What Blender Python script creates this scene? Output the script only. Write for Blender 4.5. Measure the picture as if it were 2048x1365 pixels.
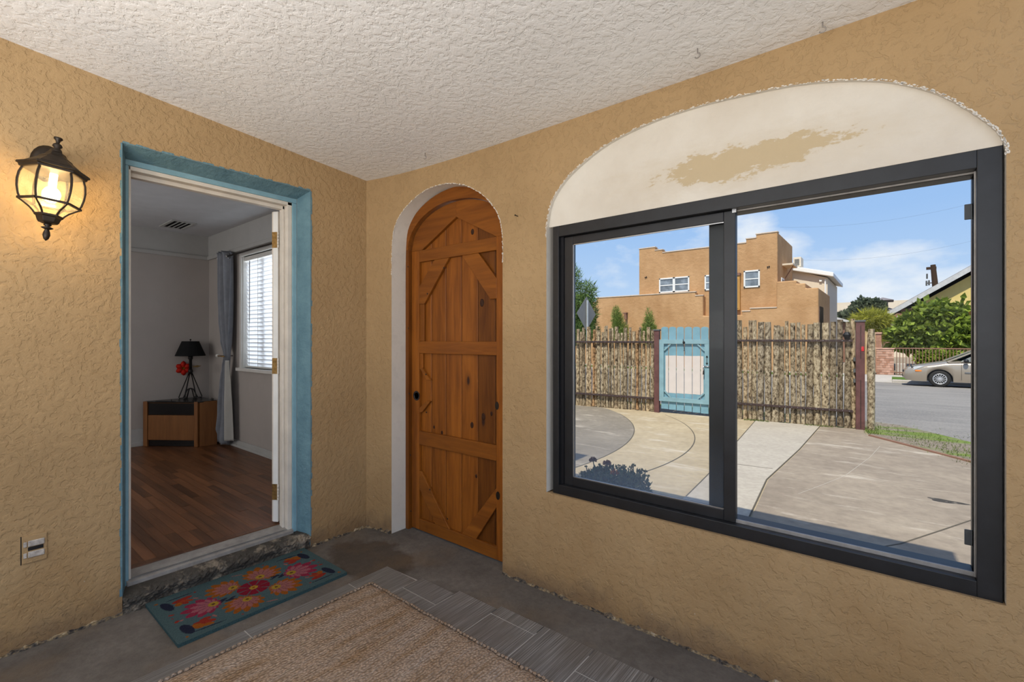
import bpy, bmesh, math, random
from mathutils import Vector, Matrix
import numpy as np
random.seed(7)
rnd = random.Random(11)
R = math.radians
for o in list(bpy.data.objects): bpy.data.objects.remove(o)
scene = bpy.context.scene
COL = scene.collection

# ------------------------------------------------------------------ camera
FPX, CXP, HYP = 935.0, 1024.0, 680.0
YAW = R(38.96)
CAM = Vector((2.932, -1.958, 1.35))
cd = bpy.data.cameras.new('camera'); cam = bpy.data.objects.new('camera', cd); COL.objects.link(cam)
cam.location = CAM; cam.rotation_euler = (R(90), 0, YAW)
cd.sensor_width = 36; cd.lens = 36 * FPX / 2048; cd.shift_y = (HYP - 682.5) / 2048
cd.clip_start = 0.05; cd.clip_end = 500
scene.camera = cam
FWD = Vector((-math.sin(YAW), math.cos(YAW), 0)); RGT = Vector((math.cos(YAW), math.sin(YAW), 0))
def at(px, py, axis, val):
    """point of the place that a photo pixel shows, on the plane axis = val"""
    d = FWD + RGT * ((px - CXP) / FPX) + Vector((0, 0, (HYP - py) / FPX))
    i = 'xyz'.index(axis)
    return CAM + d * ((val - CAM[i]) / d[i])

# ------------------------------------------------------------------ view, sky, sun, lights
vs = scene.view_settings
vs.view_transform = 'Standard'; vs.look = 'None'; vs.exposure = 0.0; vs.gamma = 1.0; vs.use_curve_mapping = False

world = bpy.data.worlds.new('sky'); scene.world = world; world.use_nodes = True
def build_sky():
    nt = world.node_tree; nt.nodes.clear(); N = nt.nodes; L = nt.links
    tc = N.new('ShaderNodeTexCoord'); sp = N.new('ShaderNodeSeparateXYZ'); L.new(tc.outputs['Generated'], sp.inputs[0])
    gr = N.new('ShaderNodeValToRGB'); L.new(sp.outputs['Z'], gr.inputs[0])
    e = gr.color_ramp.elements
    e[0].position = 0.0; e[0].color = (0.60, 0.76, 0.96, 1)
    e[1].position = 0.75; e[1].color = (0.16, 0.34, 0.78, 1)
    m = e.new(0.22); m.color = (0.36, 0.57, 0.92, 1)
    # clouds on a flat deck above
    ad = N.new('ShaderNodeMath'); ad.operation = 'ADD'; ad.inputs[1].default_value = 0.16; L.new(sp.outputs['Z'], ad.inputs[0])
    dv = N.new('ShaderNodeVectorMath'); dv.operation = 'DIVIDE'; L.new(tc.outputs['Generated'], dv.inputs[0])
    cb = N.new('ShaderNodeCombineXYZ')
    for i in range(3): L.new(ad.outputs[0], cb.inputs[i])
    L.new(cb.outputs[0], dv.inputs[1])
    mp = N.new('ShaderNodeMapping'); mp.inputs['Location'].default_value = (0.28, 2.9, 2.06); mp.inputs['Scale'].default_value = (1, 1, 2.1); L.new(tc.outputs['Generated'], mp.inputs[0])
    n1 = N.new('ShaderNodeTexNoise'); n1.inputs['Scale'].default_value = 3.0; n1.inputs['Detail'].default_value = 9; n1.inputs['Roughness'].default_value = 0.55
    L.new(mp.outputs[0], n1.inputs['Vector'])
    cr = N.new('ShaderNodeValToRGB'); L.new(n1.outputs['Fac'], cr.inputs[0])
    cr.color_ramp.elements[0].position = 0.52; cr.color_ramp.elements[0].color = (0, 0, 0, 1)
    cr.color_ramp.elements[1].position = 0.64; cr.color_ramp.elements[1].color = (1, 1, 1, 1)
    mx = N.new('ShaderNodeMix'); mx.data_type = 'RGBA'
    sc = N.new('ShaderNodeMath'); sc.operation = 'MULTIPLY'; sc.inputs[1].default_value = 0.9; L.new(cr.outputs[0], sc.inputs[0])
    L.new(sc.outputs[0], mx.inputs[0]); L.new(gr.outputs[0], mx.inputs[6]); mx.inputs[7].default_value = (0.92, 0.95, 1.0, 1)
    bg = N.new('ShaderNodeBackground'); bg.inputs[1].default_value = 1.0; L.new(mx.outputs[2], bg.inputs[0])
    out = N.new('ShaderNodeOutputWorld'); L.new(bg.outputs[0], out.inputs[0])
build_sky()

def lamp(name, kind, loc, direction, energy, color=(1, 1, 1), size=None, size_y=None, angle=None):
    l = bpy.data.lights.new(name, kind); l.energy = energy; l.color = color
    if size is not None:
        if kind == 'AREA':
            l.size = size
            if size_y: l.shape = 'RECTANGLE'; l.size_y = size_y
        else: l.shadow_soft_size = size
    if angle is not None: l.angle = angle
    o = bpy.data.objects.new(name, l); COL.objects.link(o); o.location = loc
    if direction is not None:
        o.rotation_euler = Vector(direction).to_track_quat('-Z', 'Y').to_euler()
    return o
lamp('sun', 'SUN', (0, -10, 15), (-0.03, 1.0, -1.54), 5.2, (1.0, 0.93, 0.80), angle=R(0.53))
# added area lamps filling the porch from its open back and open side
lamp('porch_fill_back', 'AREA', (2.2, -4.4, 1.9), (-0.05, 1, 0.12), 15, (1.0, 0.98, 0.95), 3.4, 1.9)
lamp('porch_fill_side', 'AREA', (4.6, -2.2, 1.6), (-1, 0.35, 0.1), 17, (1.0, 0.98, 0.95), 2.6, 1.8)
# added lamp hung behind the camera, facing up to brighten the ceiling
lamp('porch_ceiling_fill', 'AREA', (2.1, -3.3, 1.5), (-0.08, 0.30, 1), 105, (1.0, 0.98, 0.95), 2.6, 1.6)
# daylight arriving at the window of the inner room
lamp('room_daylight', 'AREA', (-2.0, 1.5, 2.2), (-0.1, -1, -0.28), 150, (0.93, 0.96, 1.0), 1.6, 1.6)
# added lamp inside the inner room, standing in for unseen windows on the left
lamp('room_fill_left', 'AREA', (-2.2, -3.1, 1.6), (-0.12, 1, 0.10), 24, (1.0, 0.95, 0.90), 2.2, 1.4)

# ------------------------------------------------------------------ material helpers
MATS = {}
class NT:
    def __init__(s, name, rough=0.8, spec=0.3, metal=0.0):
        m = bpy.data.materials.new(name); m.use_nodes = True; s.m = m; s.t = m.node_tree; s.N = s.t.nodes; s.L = s.t.links
        s.b = s.N['Principled BSDF']; s.b.inputs['Roughness'].default_value = rough; s.b.inputs['Metallic'].default_value = metal
        s.b.inputs['Specular IOR Level'].default_value = spec
        g = s.N.new('ShaderNodeNewGeometry'); s.pos = g.outputs['Position']; s.island = g.outputs['Random Per Island']
        MATS[name] = m
    def obj_coords(s):
        t = s.N.new('ShaderNodeTexCoord'); s.pos = t.outputs['Object']; return s
    def mapv(s, scale=(1, 1, 1), loc=(0, 0, 0), rot=(0, 0, 0), src=None):
        n = s.N.new('ShaderNodeMapping'); n.inputs['Scale'].default_value = scale; n.inputs['Location'].default_value = loc; n.inputs['Rotation'].default_value = rot
        s.L.new(src or s.pos, n.inputs[0]); return n.outputs[0]
    def noise(s, scale=5, detail=4, rough=0.55, vec=None, dist=0.0):
        n = s.N.new('ShaderNodeTexNoise'); n.inputs['Scale'].default_value = scale; n.inputs['Detail'].default_value = detail
        n.inputs['Roughness'].default_value = rough; n.inputs['Distortion'].default_value = dist
        s.L.new(vec or s.pos, n.inputs['Vector']); return n.outputs['Fac']
    def voro(s, scale=5, vec=None, feature='F1', rnd_=1.0):
        n = s.N.new('ShaderNodeTexVoronoi'); n.inputs['Scale'].default_value = scale; n.feature = feature; n.inputs['Randomness'].default_value = rnd_
        s.L.new(vec or s.pos, n.inputs['Vector']); return n.outputs['Distance']
    def wave(s, scale=5, dist=0, detail=2, dscale=1, vec=None, direction='X', prof='SIN'):
        n = s.N.new('ShaderNodeTexWave'); n.inputs['Scale'].default_value = scale; n.inputs['Distortion'].default_value = dist
        n.inputs['Detail'].default_value = detail; n.inputs['Detail Scale'].default_value = dscale; n.bands_direction = direction; n.wave_profile = prof
        s.L.new(vec or s.pos, n.inputs['Vector']); return n.outputs['Fac']
    def ramp(s, fac, *stops, interp='LINEAR'):
        n = s.N.new('ShaderNodeValToRGB'); n.color_ramp.interpolation = interp; e = n.color_ramp.elements
        while len(e) < len(stops): e.new(0.5)
        for k, (p, c) in enumerate(stops):
            if not hasattr(c, '__len__'): c = (c, c, c)
            e[k].position = p; e[k].color = (c[0], c[1], c[2], 1)
        s.L.new(fac, n.inputs[0]); return n.outputs[0]
    def mix(s, fac, a, b, mode='MIX'):
        n = s.N.new('ShaderNodeMix'); n.data_type = 'RGBA'; n.blend_type = mode
        for i, v in ((0, fac), (6, a), (7, b)):
            if hasattr(v, 'is_linked') or hasattr(v, 'links'): s.L.new(v, n.inputs[i])
            elif i == 0: n.inputs[0].default_value = v
            else: n.inputs[i].default_value = (v[0], v[1], v[2], 1)
        return n.outputs[2]
    def math(s, op, a, b=0.5, c=None):
        n = s.N.new('ShaderNodeMath'); n.operation = op
        for i, v in enumerate((a, b, c)):
            if v is None: continue
            if hasattr(v, 'links'): s.L.new(v, n.inputs[i])
            else: n.inputs[i].default_value = v
        return n.outputs[0]
    def xyz(s, src=None):
        n = s.N.new('ShaderNodeSeparateXYZ'); s.L.new(src or s.pos, n.inputs[0]); return n.outputs
    def color(s, v):
        if hasattr(v, 'links'): s.L.new(v, s.b.inputs['Base Color'])
        else: s.b.inputs['Base Color'].default_value = (v[0], v[1], v[2], 1)
        return s
    def rough(s, v): s.L.new(v, s.b.inputs['Roughness']); return s
    def bump(s, h, dist=0.004, strength=1.0):
        n = s.N.new('ShaderNodeBump'); n.inputs['Distance'].default_value = dist; n.inputs['Strength'].default_value = strength
        s.L.new(h, n.inputs['Height']); s.L.new(n.outputs[0], s.b.inputs['Normal']); return s

def plain(name, c, rough=0.7, spec=0.3, metal=0.0, var=0.12, scale=6, bump=0.0, bscale=40):
    n = NT(name, rough, spec, metal)
    a = n.noise(scale, 5, 0.6)
    lo = tuple(max(0, v * (1 - var)) for v in c); hi = tuple(min(1, v * (1 + var)) for v in c)
    n.color(n.ramp(a, (0.3, lo), (0.7, hi)))
    if bump: n.bump(n.noise(bscale, 4, 0.6), bump)
    return n.m

def stucco(name, c, c2, stain=None, bump=0.0042, smooth=False):
    n = NT(name, 0.88, 0.2)
    big = n.noise(1.6, 5, 0.6)
    col = n.ramp(big, (0.3, c2), (0.68, c))
    # skip-trowel relief: flattened blobs with sharp broken edges
    wv = n.noise(9, 3, 0.6)
    dv = n.N.new('ShaderNodeVectorMath'); dv.operation = 'ADD'
    sc = n.N.new('ShaderNodeVectorMath'); sc.operation = 'SCALE'; sc.inputs[3].default_value = 0.06
    cmb = n.N.new('ShaderNodeCombineXYZ')
    for i in range(3): n.L.new(wv, cmb.inputs[i])
    n.L.new(cmb.outputs[0], sc.inputs[0]); n.L.new(n.pos, dv.inputs[0]); n.L.new(sc.outputs[0], dv.inputs[1])
    blob = n.noise(34 if not smooth else 18, 4, 0.55, vec=dv.outputs[0])
    edge = n.ramp(blob, (0.42, 0.0), (0.48, 0.6), (0.62, 1.0))
    fine = n.noise(120, 3, 0.6)
    h = n.math('ADD', n.math('MULTIPLY', edge, 0.55 if not smooth else 0.12), n.math('MULTIPLY', fine, 0.22))
    crev = n.ramp(blob, (0.38, 0.80), (0.46, 1.0))
    col = n.mix(0.2, col, crev, 'MULTIPLY')
    if stain: col = stain(n, col)
    n.color(col); n.bump(h, bump)
    return n.m

TAN = (0.43, 0.292, 0.150); TAN2 = (0.36, 0.240, 0.120)
def stain_tan(n, col):
    # damp grime that has crept up from the floor
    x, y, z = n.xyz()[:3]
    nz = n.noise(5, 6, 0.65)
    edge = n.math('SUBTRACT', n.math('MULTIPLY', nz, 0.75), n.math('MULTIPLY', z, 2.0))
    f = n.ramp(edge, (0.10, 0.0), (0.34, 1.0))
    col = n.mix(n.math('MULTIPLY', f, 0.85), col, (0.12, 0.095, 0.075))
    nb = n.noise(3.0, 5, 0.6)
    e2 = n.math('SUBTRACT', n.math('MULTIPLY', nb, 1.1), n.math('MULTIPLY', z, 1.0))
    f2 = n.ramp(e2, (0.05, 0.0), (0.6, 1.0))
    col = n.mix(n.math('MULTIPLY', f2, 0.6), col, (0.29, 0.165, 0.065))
    chips = n.ramp(n.noise(38, 2, 0.5), (0.765, 0.0), (0.775, 1.0))
    low = n.ramp(z, (0.0, 1.0), (0.35, 0.0))
    return n.mix(n.math('MULTIPLY', chips, low), col, (0.55, 0.5, 0.43))
stucco('stucco_tan', TAN, TAN2, stain_tan)
stucco('stucco_white', (0.82, 0.82, 0.815), (0.76, 0.755, 0.745), bump=0.0036)
stucco('plaster_white', (0.72, 0.68, 0.61), (0.63, 0.59, 0.52), bump=0.003, smooth=True)
def lunette():
    n = NT('lunette_plaster', 0.8, 0.25)
    base = n.ramp(n.noise(2.5, 4), (0.3, (0.60, 0.54, 0.45)), (0.7, (0.72, 0.68, 0.60)))
    x, y, z = n.xyz()[:3]
    # worn patch of the older tan coat, long and low across the middle
    v = n.mapv((1.55, 0, 8.5), (-3.80, 0, -17.75))
    ln = n.N.new('ShaderNodeVectorMath'); ln.operation = 'LENGTH'; n.L.new(v, ln.inputs[0])
    d = n.math('MULTIPLY', n.math('ADD', ln.outputs['Value'], n.math('MULTIPLY', n.noise(9, 8, 0.68, vec=n.mapv((1, 1, 2.2))), 1.6)), 0.5)
    f = n.ramp(d, (0.63, 1.0), (0.67, 0.0))
    f2 = n.ramp(d, (0.62, 0.6), (0.92, 0.0))
    c = n.mix(f2, base, (0.60, 0.53, 0.42))
    c = n.mix(n.math('MULTIPLY', f, 0.85), c, (0.50, 0.39, 0.23))
    n.color(c); n.bump(n.noise(22, 4, 0.55), 0.004)
lunette()
def crumble_mat():
    n = NT('crumble', 0.95, 0.1)
    a = n.noise(34, 5, 0.65); n.color(n.ramp(a, (0.36, (0.035, 0.034, 0.036)), (0.48, (0.13, 0.105, 0.08)), (0.60, (0.33, 0.24, 0.13)), (0.70, (0.45, 0.39, 0.31)))); n.bump(n.noise(80, 4), 0.006)
crumble_mat()
def blue_stucco():
    n = NT('paint_blue', 0.7, 0.3)
    a = n.noise(7, 6, 0.65)
    c = n.ramp(a, (0.3, (0.085, 0.170, 0.215)), (0.65, (0.145, 0.260, 0.305)))
    chips = n.ramp(n.noise(45, 3, 0.6), (0.72, 0.0), (0.74, 1.0))
    n.color(n.mix(n.math('MULTIPLY', chips, 0.5), c, (0.45, 0.45, 0.38)))
    n.bump(n.noise(40, 4, 0.6), 0.008)
blue_stucco()
def blue_wood():
    n = NT('paint_blue_wood', 0.55, 0.35)
    n.color(n.ramp(n.noise(9, 5, 0.6), (0.3, (0.17, 0.315, 0.385)), (0.7, (0.23, 0.395, 0.465)))); n.bump(n.noise(30, 3), 0.002)
blue_wood()
plain('paint_cream', (0.62, 0.57, 0.50), 0.5, 0.4, var=0.10, scale=8, bump=0.001, bscale=50)
plain('paint_worn', (0.44, 0.40, 0.36), 0.7, 0.3, var=0.35, scale=60)
plain('paint_white', (0.72, 0.72, 0.70), 0.5, 0.4, var=0.06)

def concrete(name, c, c2, bump=0.003, dark=None, sc=3.0):
    n = NT(name, 0.85, 0.25)
    a = n.noise(sc, 8, 0.66); b = n.noise(sc * 9, 5, 0.65)
    col = n.ramp(a, (0.32, c2), (0.66, c))
    col = n.mix(n.ramp(b, (0.35, 0.35), (0.6, 0.0)), col, tuple(v * 0.6 for v in c2))
    if dark: col = dark(n, col)
    n.color(col); n.bump(n.noise(60, 6, 0.65), bump)
    return n.m
def porch_stain(n, col):
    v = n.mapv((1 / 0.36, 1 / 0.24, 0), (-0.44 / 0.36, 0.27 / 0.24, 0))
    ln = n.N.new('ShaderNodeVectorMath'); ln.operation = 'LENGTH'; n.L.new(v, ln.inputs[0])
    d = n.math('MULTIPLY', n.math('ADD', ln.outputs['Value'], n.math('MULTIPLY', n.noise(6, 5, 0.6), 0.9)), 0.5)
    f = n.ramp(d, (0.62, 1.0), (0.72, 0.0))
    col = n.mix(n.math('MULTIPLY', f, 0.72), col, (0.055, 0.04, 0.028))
    rust = n.ramp(n.noise(2.2, 5, 0.6), (0.52, 0.0), (0.70, 1.0))
    col = n.mix(n.math('MULTIPLY', rust, 0.35), col, (0.20, 0.135, 0.075))
    return col
concrete('concrete_porch', (0.175, 0.157, 0.140), (0.095, 0.084, 0.073), dark=porch_stain)
def step_dark(n, col):
    f = n.ramp(n.noise(7, 6, 0.7), (0.50, 0.0), (0.62, 1.0))
    return n.mix(f, col, (0.30, 0.25, 0.19))
concrete('concrete_step', (0.095, 0.085, 0.072), (0.045, 0.038, 0.03), bump=0.012, dark=step_dark)
def scuffs(n, col):
    f = n.ramp(n.noise(1.6, 9, 0.7, vec=n.mapv((0.55, 2.2, 1))), (0.56, 0.0), (0.68, 1.0))
    return n.mix(n.math('MULTIPLY', f, 0.8), col, (0.56, 0.49, 0.39))
concrete('patio_tan', (0.47, 0.38, 0.245), (0.38, 0.30, 0.185), dark=scuffs, sc=1.4)
concrete('patio_grey', (0.28, 0.24, 0.185), (0.20, 0.17, 0.13), dark=scuffs, sc=1.6)
concrete('patio_brown', (0.35, 0.285, 0.21), (0.245, 0.195, 0.145), dark=scuffs, sc=1.2)
concrete('patio_pale', (0.47, 0.415, 0.335), (0.40, 0.35, 0.28), sc=2.0)
concrete('sidewalk', (0.52, 0.47, 0.41), (0.44, 0.40, 0.35), sc=2.0)
plain('joint_dark', (0.10, 0.085, 0.065), 0.95, 0.1)
def asphalt():
    n = NT('asphalt', 0.9, 0.2)
    a = n.ramp(n.noise(1.2, 6, 0.6, vec=n.mapv((0.4, 1.2, 1))), (0.35, (0.16, 0.15, 0.14)), (0.65, (0.26, 0.24, 0.215)))
    g = n.noise(30, 5, 0.75)
    n.color(n.mix(n.ramp(g, (0.4, 0.0), (0.62, 0.55)), a, (0.36, 0.33, 0.29))); n.bump(n.noise(60, 4), 0.01)
asphalt()
def dirt_grass():
    n = NT('grassy_gravel', 0.95, 0.1)
    a = n.noise(0.9, 7, 0.65, vec=n.mapv((0.35, 1.3, 1)))
    c = n.ramp(n.noise(25, 4, 0.7), (0.35, (0.18, 0.145, 0.105)), (0.65, (0.32, 0.27, 0.21)))
    g = n.ramp(n.noise(18, 4, 0.7), (0.35, (0.10, 0.155, 0.03)), (0.65, (0.22, 0.27, 0.07)))
    n.color(n.mix(n.ramp(a, (0.48, 0.0), (0.56, 1.0)), c, g)); n.bump(n.noise(50, 4), 0.02)
dirt_grass()
def lawn():
    n = NT('lawn', 0.95, 0.1)
    n.color(n.ramp(n.noise(22, 5, 0.7), (0.3, (0.07, 0.14, 0.025)), (0.7, (0.15, 0.23, 0.05)))); n.bump(n.noise(60, 4), 0.03)
lawn()
plain('soil', (0.30, 0.24, 0.17), 0.95, 0.1, var=0.3, scale=8, bump=0.01)

def wood(name, c, c2, along='z', rough=0.45, spec=0.4, knots=False, scale=1.0, per_obj=0.25):
    n = NT(name, rough, spec)
    oi = n.N.new('ShaderNodeObjectInfo')
    cmb = n.N.new('ShaderNodeCombineXYZ'); r7 = n.math('MULTIPLY', oi.outputs['Random'], 7.3)
    for i in range(3): n.L.new(r7, cmb.inputs[i])
    ad = n.N.new('ShaderNodeVectorMath'); ad.operation = 'ADD'; n.L.new(n.pos, ad.inputs[0]); n.L.new(cmb.outputs[0], ad.inputs[1])
    s = {'x': (0.09, 1, 1), 'y': (1, 0.09, 1), 'z': (1, 1, 0.09)}[along]
    v = n.mapv(tuple(k * scale for k in s), src=ad.outputs[0])
    g1 = n.noise(38, 5, 0.6, vec=v, dist=0.6); g2 = n.noise(7, 3, 0.5, vec=v, dist=1.2)
    col = n.ramp(n.math('ADD', n.math('MULTIPLY', g1, 0.45), n.math('MULTIPLY', g2, 0.55)), (0.36, c2), (0.62, c))
    tone = n.math('ADD', n.math('MULTIPLY', oi.outputs['Random'], per_obj * 2), 1 - per_obj)
    tc = n.N.new('ShaderNodeCombineColor')
    for i in range(3): n.L.new(tone, tc.inputs[i])
    col = n.mix(1.0, col, tc.outputs[0], 'MULTIPLY')
    if knots:
        kv = n.voro(3.1, vec=n.mapv((1.9, 1, 0.8), src=ad.outputs[0]))
        k = n.ramp(kv, (0.055, 1.0), (0.095, 0.0)); halo = n.ramp(kv, (0.06, 0.5), (0.20, 0.0))
        col = n.mix(halo, col, tuple(q * 0.55 for q in c2)); col = n.mix(k, col, (0.035, 0.012, 0.006))
    n.color(col); n.bump(g1, 0.0012)
    return n.m
wood('pine', (0.245, 0.078, 0.009), (0.120, 0.034, 0.004), 'z', 0.5, 0.22, knots=True, per_obj=0.32)
wood('pine_rail', (0.26, 0.085, 0.010), (0.155, 0.046, 0.006), 'x', 0.5, 0.22, per_obj=0.12)
plain('knot_dark', (0.035, 0.012, 0.005), 0.55, 0.25, var=0.5, scale=70)
wood('oak_floor', (0.20, 0.083, 0.034), (0.085, 0.032, 0.012), 'x', 0.36, 0.4, per_obj=0.35)
wood('oak_cabinet', (0.25, 0.105, 0.032), (0.17, 0.064, 0.018), 'z', 0.5, per_obj=0.1)
wood('picket_raw', (0.62, 0.43, 0.20), (0.45, 0.29, 0.13), 'z', 0.8, 0.2)
wood('shutter_wood', (0.50, 0.27, 0.07), (0.36, 0.18, 0.045), 'z', 0.6)

def tile_mat():
    n = NT('tile_grey', 0.42, 0.45)
    oi = n.N.new('ShaderNodeObjectInfo')
    v = n.mapv((1, 0.010, 1))
    g = n.noise(290, 3, 0.6, vec=v); g2 = n.noise(2.5, 3)
    c = n.ramp(g, (0.36, (0.085, 0.08, 0.074)), (0.56, (0.195, 0.188, 0.18)), (0.68, (0.33, 0.325, 0.315)))
    n.color(n.mix(n.ramp(g2, (0.35, 0.35), (0.6, 0.0)), c, (0.11, 0.085, 0.062))); n.bump(g, 0.0012)
tile_mat()
plain('grout', (0.42, 0.40, 0.37), 0.9, 0.1)
def jute():
    n = NT('jute', 0.95, 0.1)
    x, y, z = n.xyz()[:3]
    rows = n.wave(21, 0.7, 2, 3, vec=n.mapv((1, 0.12, 1)), direction='X')
    knots = n.voro(150, vec=n.mapv((0.8, 0.55, 1)))
    tone = n.noise(9, 5, 0.65, vec=n.mapv((1.5, 0.22, 1)))
    c = n.ramp(tone, (0.32, (0.36, 0.23, 0.13)), (0.5, (0.47, 0.345, 0.245)), (0.7, (0.50, 0.40, 0.32)))
    sp = n.ramp(knots, (0.15, 1.0), (0.75, 0.55))
    n.color(n.mix(1.0, c, sp, 'MULTIPLY'))
    n.bump(n.math('ADD', n.math('MULTIPLY', rows, 0.35), n.math('MULTIPLY', n.ramp(knots, (0.1, 1.0), (0.8, 0.0)), 0.8)), 0.006)
jute()
def print_mat():
    n = NT('coir_print', 0.95, 0.1)
    a = n.N.new('ShaderNodeAttribute'); a.attribute_name = 'print'
    g = n.noise(420, 3, 0.7)
    n.color(n.mix(1.0, a.outputs['Color'], n.ramp(g, (0.3, 0.6), (0.7, 1.15)), 'MULTIPLY')); n.bump(g, 0.004)
print_mat()
plain('coir_edge', (0.045, 0.085, 0.09), 0.95, 0.1, var=0.4, scale=200, bump=0.004, bscale=300)

def frame_mat():
    n = NT('frame_black', 0.42, 0.45)
    n.color(n.ramp(n.noise(14, 5, 0.65), (0.35, (0.008, 0.0085, 0.010)), (0.7, (0.014, 0.015, 0.018))))
frame_mat()
plain('track_black', (0.006, 0.006, 0.008), 0.6, 0.3)
plain('alloy', (0.42, 0.42, 0.42), 0.35, 0.5, 0.9, var=0.1, scale=20)
plain('alloy_dull', (0.34, 0.32, 0.30), 0.6, 0.4, 0.5, var=0.2, scale=20)
plain('clip_grey', (0.10, 0.105, 0.115), 0.5, 0.4)
def glass(name, tint=(0.97, 0.98, 0.98), dust=0.0, dz=0.8):
    m = bpy.data.materials.new(name); m.use_nodes = True; t = m.node_tree; N = t.nodes; L = t.links; N.clear(); MATS[name] = m
    tr = N.new('ShaderNodeBsdfTransparent'); tr.inputs[0].default_value = (*tint, 1)
    gl = N.new('ShaderNodeBsdfGlossy'); gl.inputs['Roughness'].default_value = 0.02
    fr = N.new('ShaderNodeFresnel'); fr.inputs[0].default_value = 1.07
    mx = N.new('ShaderNodeMixShader'); L.new(fr.outputs[0], mx.inputs[0]); L.new(tr.outputs[0], mx.inputs[1]); L.new(gl.outputs[0], mx.inputs[2])
    out = N.new('ShaderNodeOutputMaterial'); last = mx.outputs[0]
    if dust:   # film of dust, thicker at the foot of the pane
        df = N.new('ShaderNodeBsdfTranslucent'); df.inputs[0].default_value = (0.75, 0.78, 0.82, 1)
        g = N.new('ShaderNodeNewGeometry'); sp = N.new('ShaderNodeSeparateXYZ'); L.new(g.outputs['Position'], sp.inputs[0])
        mr = N.new('ShaderNodeMapRange'); mr.inputs[1].default_value = dz - 0.25; mr.inputs[2].default_value = dz + 0.15; mr.inputs[3].default_value = dust; mr.inputs[4].default_value = 0.0
        L.new(sp.outputs[2], mr.inputs[0])
        m2 = N.new('ShaderNodeMixShader'); L.new(mr.outputs[0], m2.inputs[0]); L.new(last, m2.inputs[1]); L.new(df.outputs[0], m2.inputs[2]); last = m2.outputs[0]
    L.new(last, out.inputs[0]); return m
glass('glass'); glass('glass_dusty', dust=0.20, dz=0.80)
def pane_dark(name, c):
    n = NT(name, 0.08, 0.6); n.color(n.ramp(n.noise(2.3, 3), (0.4, c), (0.7, tuple(v * 2.2 for v in c))))
pane_dark('pane_far', (0.13, 0.15, 0.17)); pane_dark('pane_dark', (0.03, 0.035, 0.04))
plain('metal_bronze', (0.026, 0.018, 0.012), 0.42, 0.5, 0.5, var=0.4, scale=30)
plain('metal_black', (0.012, 0.012, 0.013), 0.45, 0.4, 0.3)
plain('brass_old', (0.33, 0.20, 0.07), 0.45, 0.5, 0.8, var=0.4, scale=60)
plain('chrome', (0.5, 0.5, 0.5), 0.25, 0.5, 1.0)
plain('rail_brown', (0.045, 0.026, 0.022), 0.6, 0.35, var=0.3, scale=10)
plain('post_red', (0.115, 0.050, 0.045), 0.6, 0.3, var=0.25, scale=8)
plain('cap_grey', (0.10, 0.105, 0.105), 0.6, 0.3)
plain('reflector_red', (0.50, 0.008, 0.012), 0.25, 0.6, var=0.05)
plain('gate_blue', (0.205, 0.335, 0.375), 0.7, 0.2, var=0.12, scale=7, bump=0.002, bscale=50)
plain('gate_blue_board', (0.165, 0.310, 0.375), 0.7, 0.2, var=0.12, scale=7, bump=0.002, bscale=50)
plain('gate_white', (0.58, 0.52, 0.48), 0.8, 0.2, var=0.05)
def bark():
    n = NT('bark', 0.95, 0.1)
    oi = n.N.new('ShaderNodeObjectInfo')
    a = n.noise(26, 6, 0.78, vec=n.mapv((1.0, 1.0, 0.6)))
    c = n.ramp(a, (0.34, (0.035, 0.028, 0.022)), (0.43, (0.15, 0.115, 0.08)), (0.50, (0.38, 0.315, 0.22)), (0.62, (0.64, 0.565, 0.43)))
    hue = n.ramp(oi.outputs['Random'], (0.0, (0.50, 0.46, 0.42)), (0.35, (1.0, 0.95, 0.85)), (0.55, (1.0, 0.86, 0.70)), (0.65, (0.72, 0.71, 0.70)), (0.95, (1.05, 0.98, 0.86)), (0.985, (0.9, 0.62, 0.42)))
    n.color(n.mix(1.0, c, hue, 'MULTIPLY')); n.bump(a, 0.02)
bark()
def adobe():
    n = NT('adobe', 0.95, 0.1)
    a = n.noise(0.5, 7, 0.62); b = n.noise(2.2, 6, 0.6, vec=n.mapv((1, 1, 0.3)))
    c = n.ramp(n.math('ADD', n.math('MULTIPLY', a, 0.6), n.math('MULTIPLY', b, 0.4)), (0.36, (0.40, 0.225, 0.105)), (0.62, (0.52, 0.315, 0.16)))
    pale = n.ramp(n.noise(0.33, 5, 0.6), (0.62, 0.0), (0.72, 0.5))
    n.color(n.mix(pale, c, (0.60, 0.42, 0.27))); n.bump(n.noise(6, 5), 0.03)
adobe()
plain('coping', (0.55, 0.44, 0.34), 0.9, 0.1)
plain('cream_render', (0.66, 0.57, 0.45), 0.9, 0.15, var=0.04)
plain('roof_white', (0.80, 0.80, 0.78), 0.6, 0.3, var=0.03)
plain('yellow_render', (0.64, 0.50, 0.19), 0.9, 0.15, var=0.05)
plain('shade_brown', (0.24, 0.13, 0.09), 0.85, 0.15)
plain('roof_shingle', (0.20, 0.18, 0.18), 0.9, 0.15, var=0.3, scale=3)
plain('fascia_grey', (0.50, 0.50, 0.50), 0.6, 0.3)
plain('brick_red', (0.38, 0.20, 0.135), 0.9, 0.15, var=0.25, scale=5)
plain('brick_pale', (0.52, 0.31, 0.23), 0.9, 0.15, var=0.2, scale=5)
plain('mortar', (0.42, 0.33, 0.27), 0.95, 0.1)
plain('pole_wood', (0.055, 0.035, 0.024), 0.9, 0.1)
plain('sign_back', (0.30, 0.28, 0.25), 0.5, 0.4, 0.4, var=0.08)
plain('sign_post', (0.55, 0.58, 0.58), 0.45, 0.4, 0.5)
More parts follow.
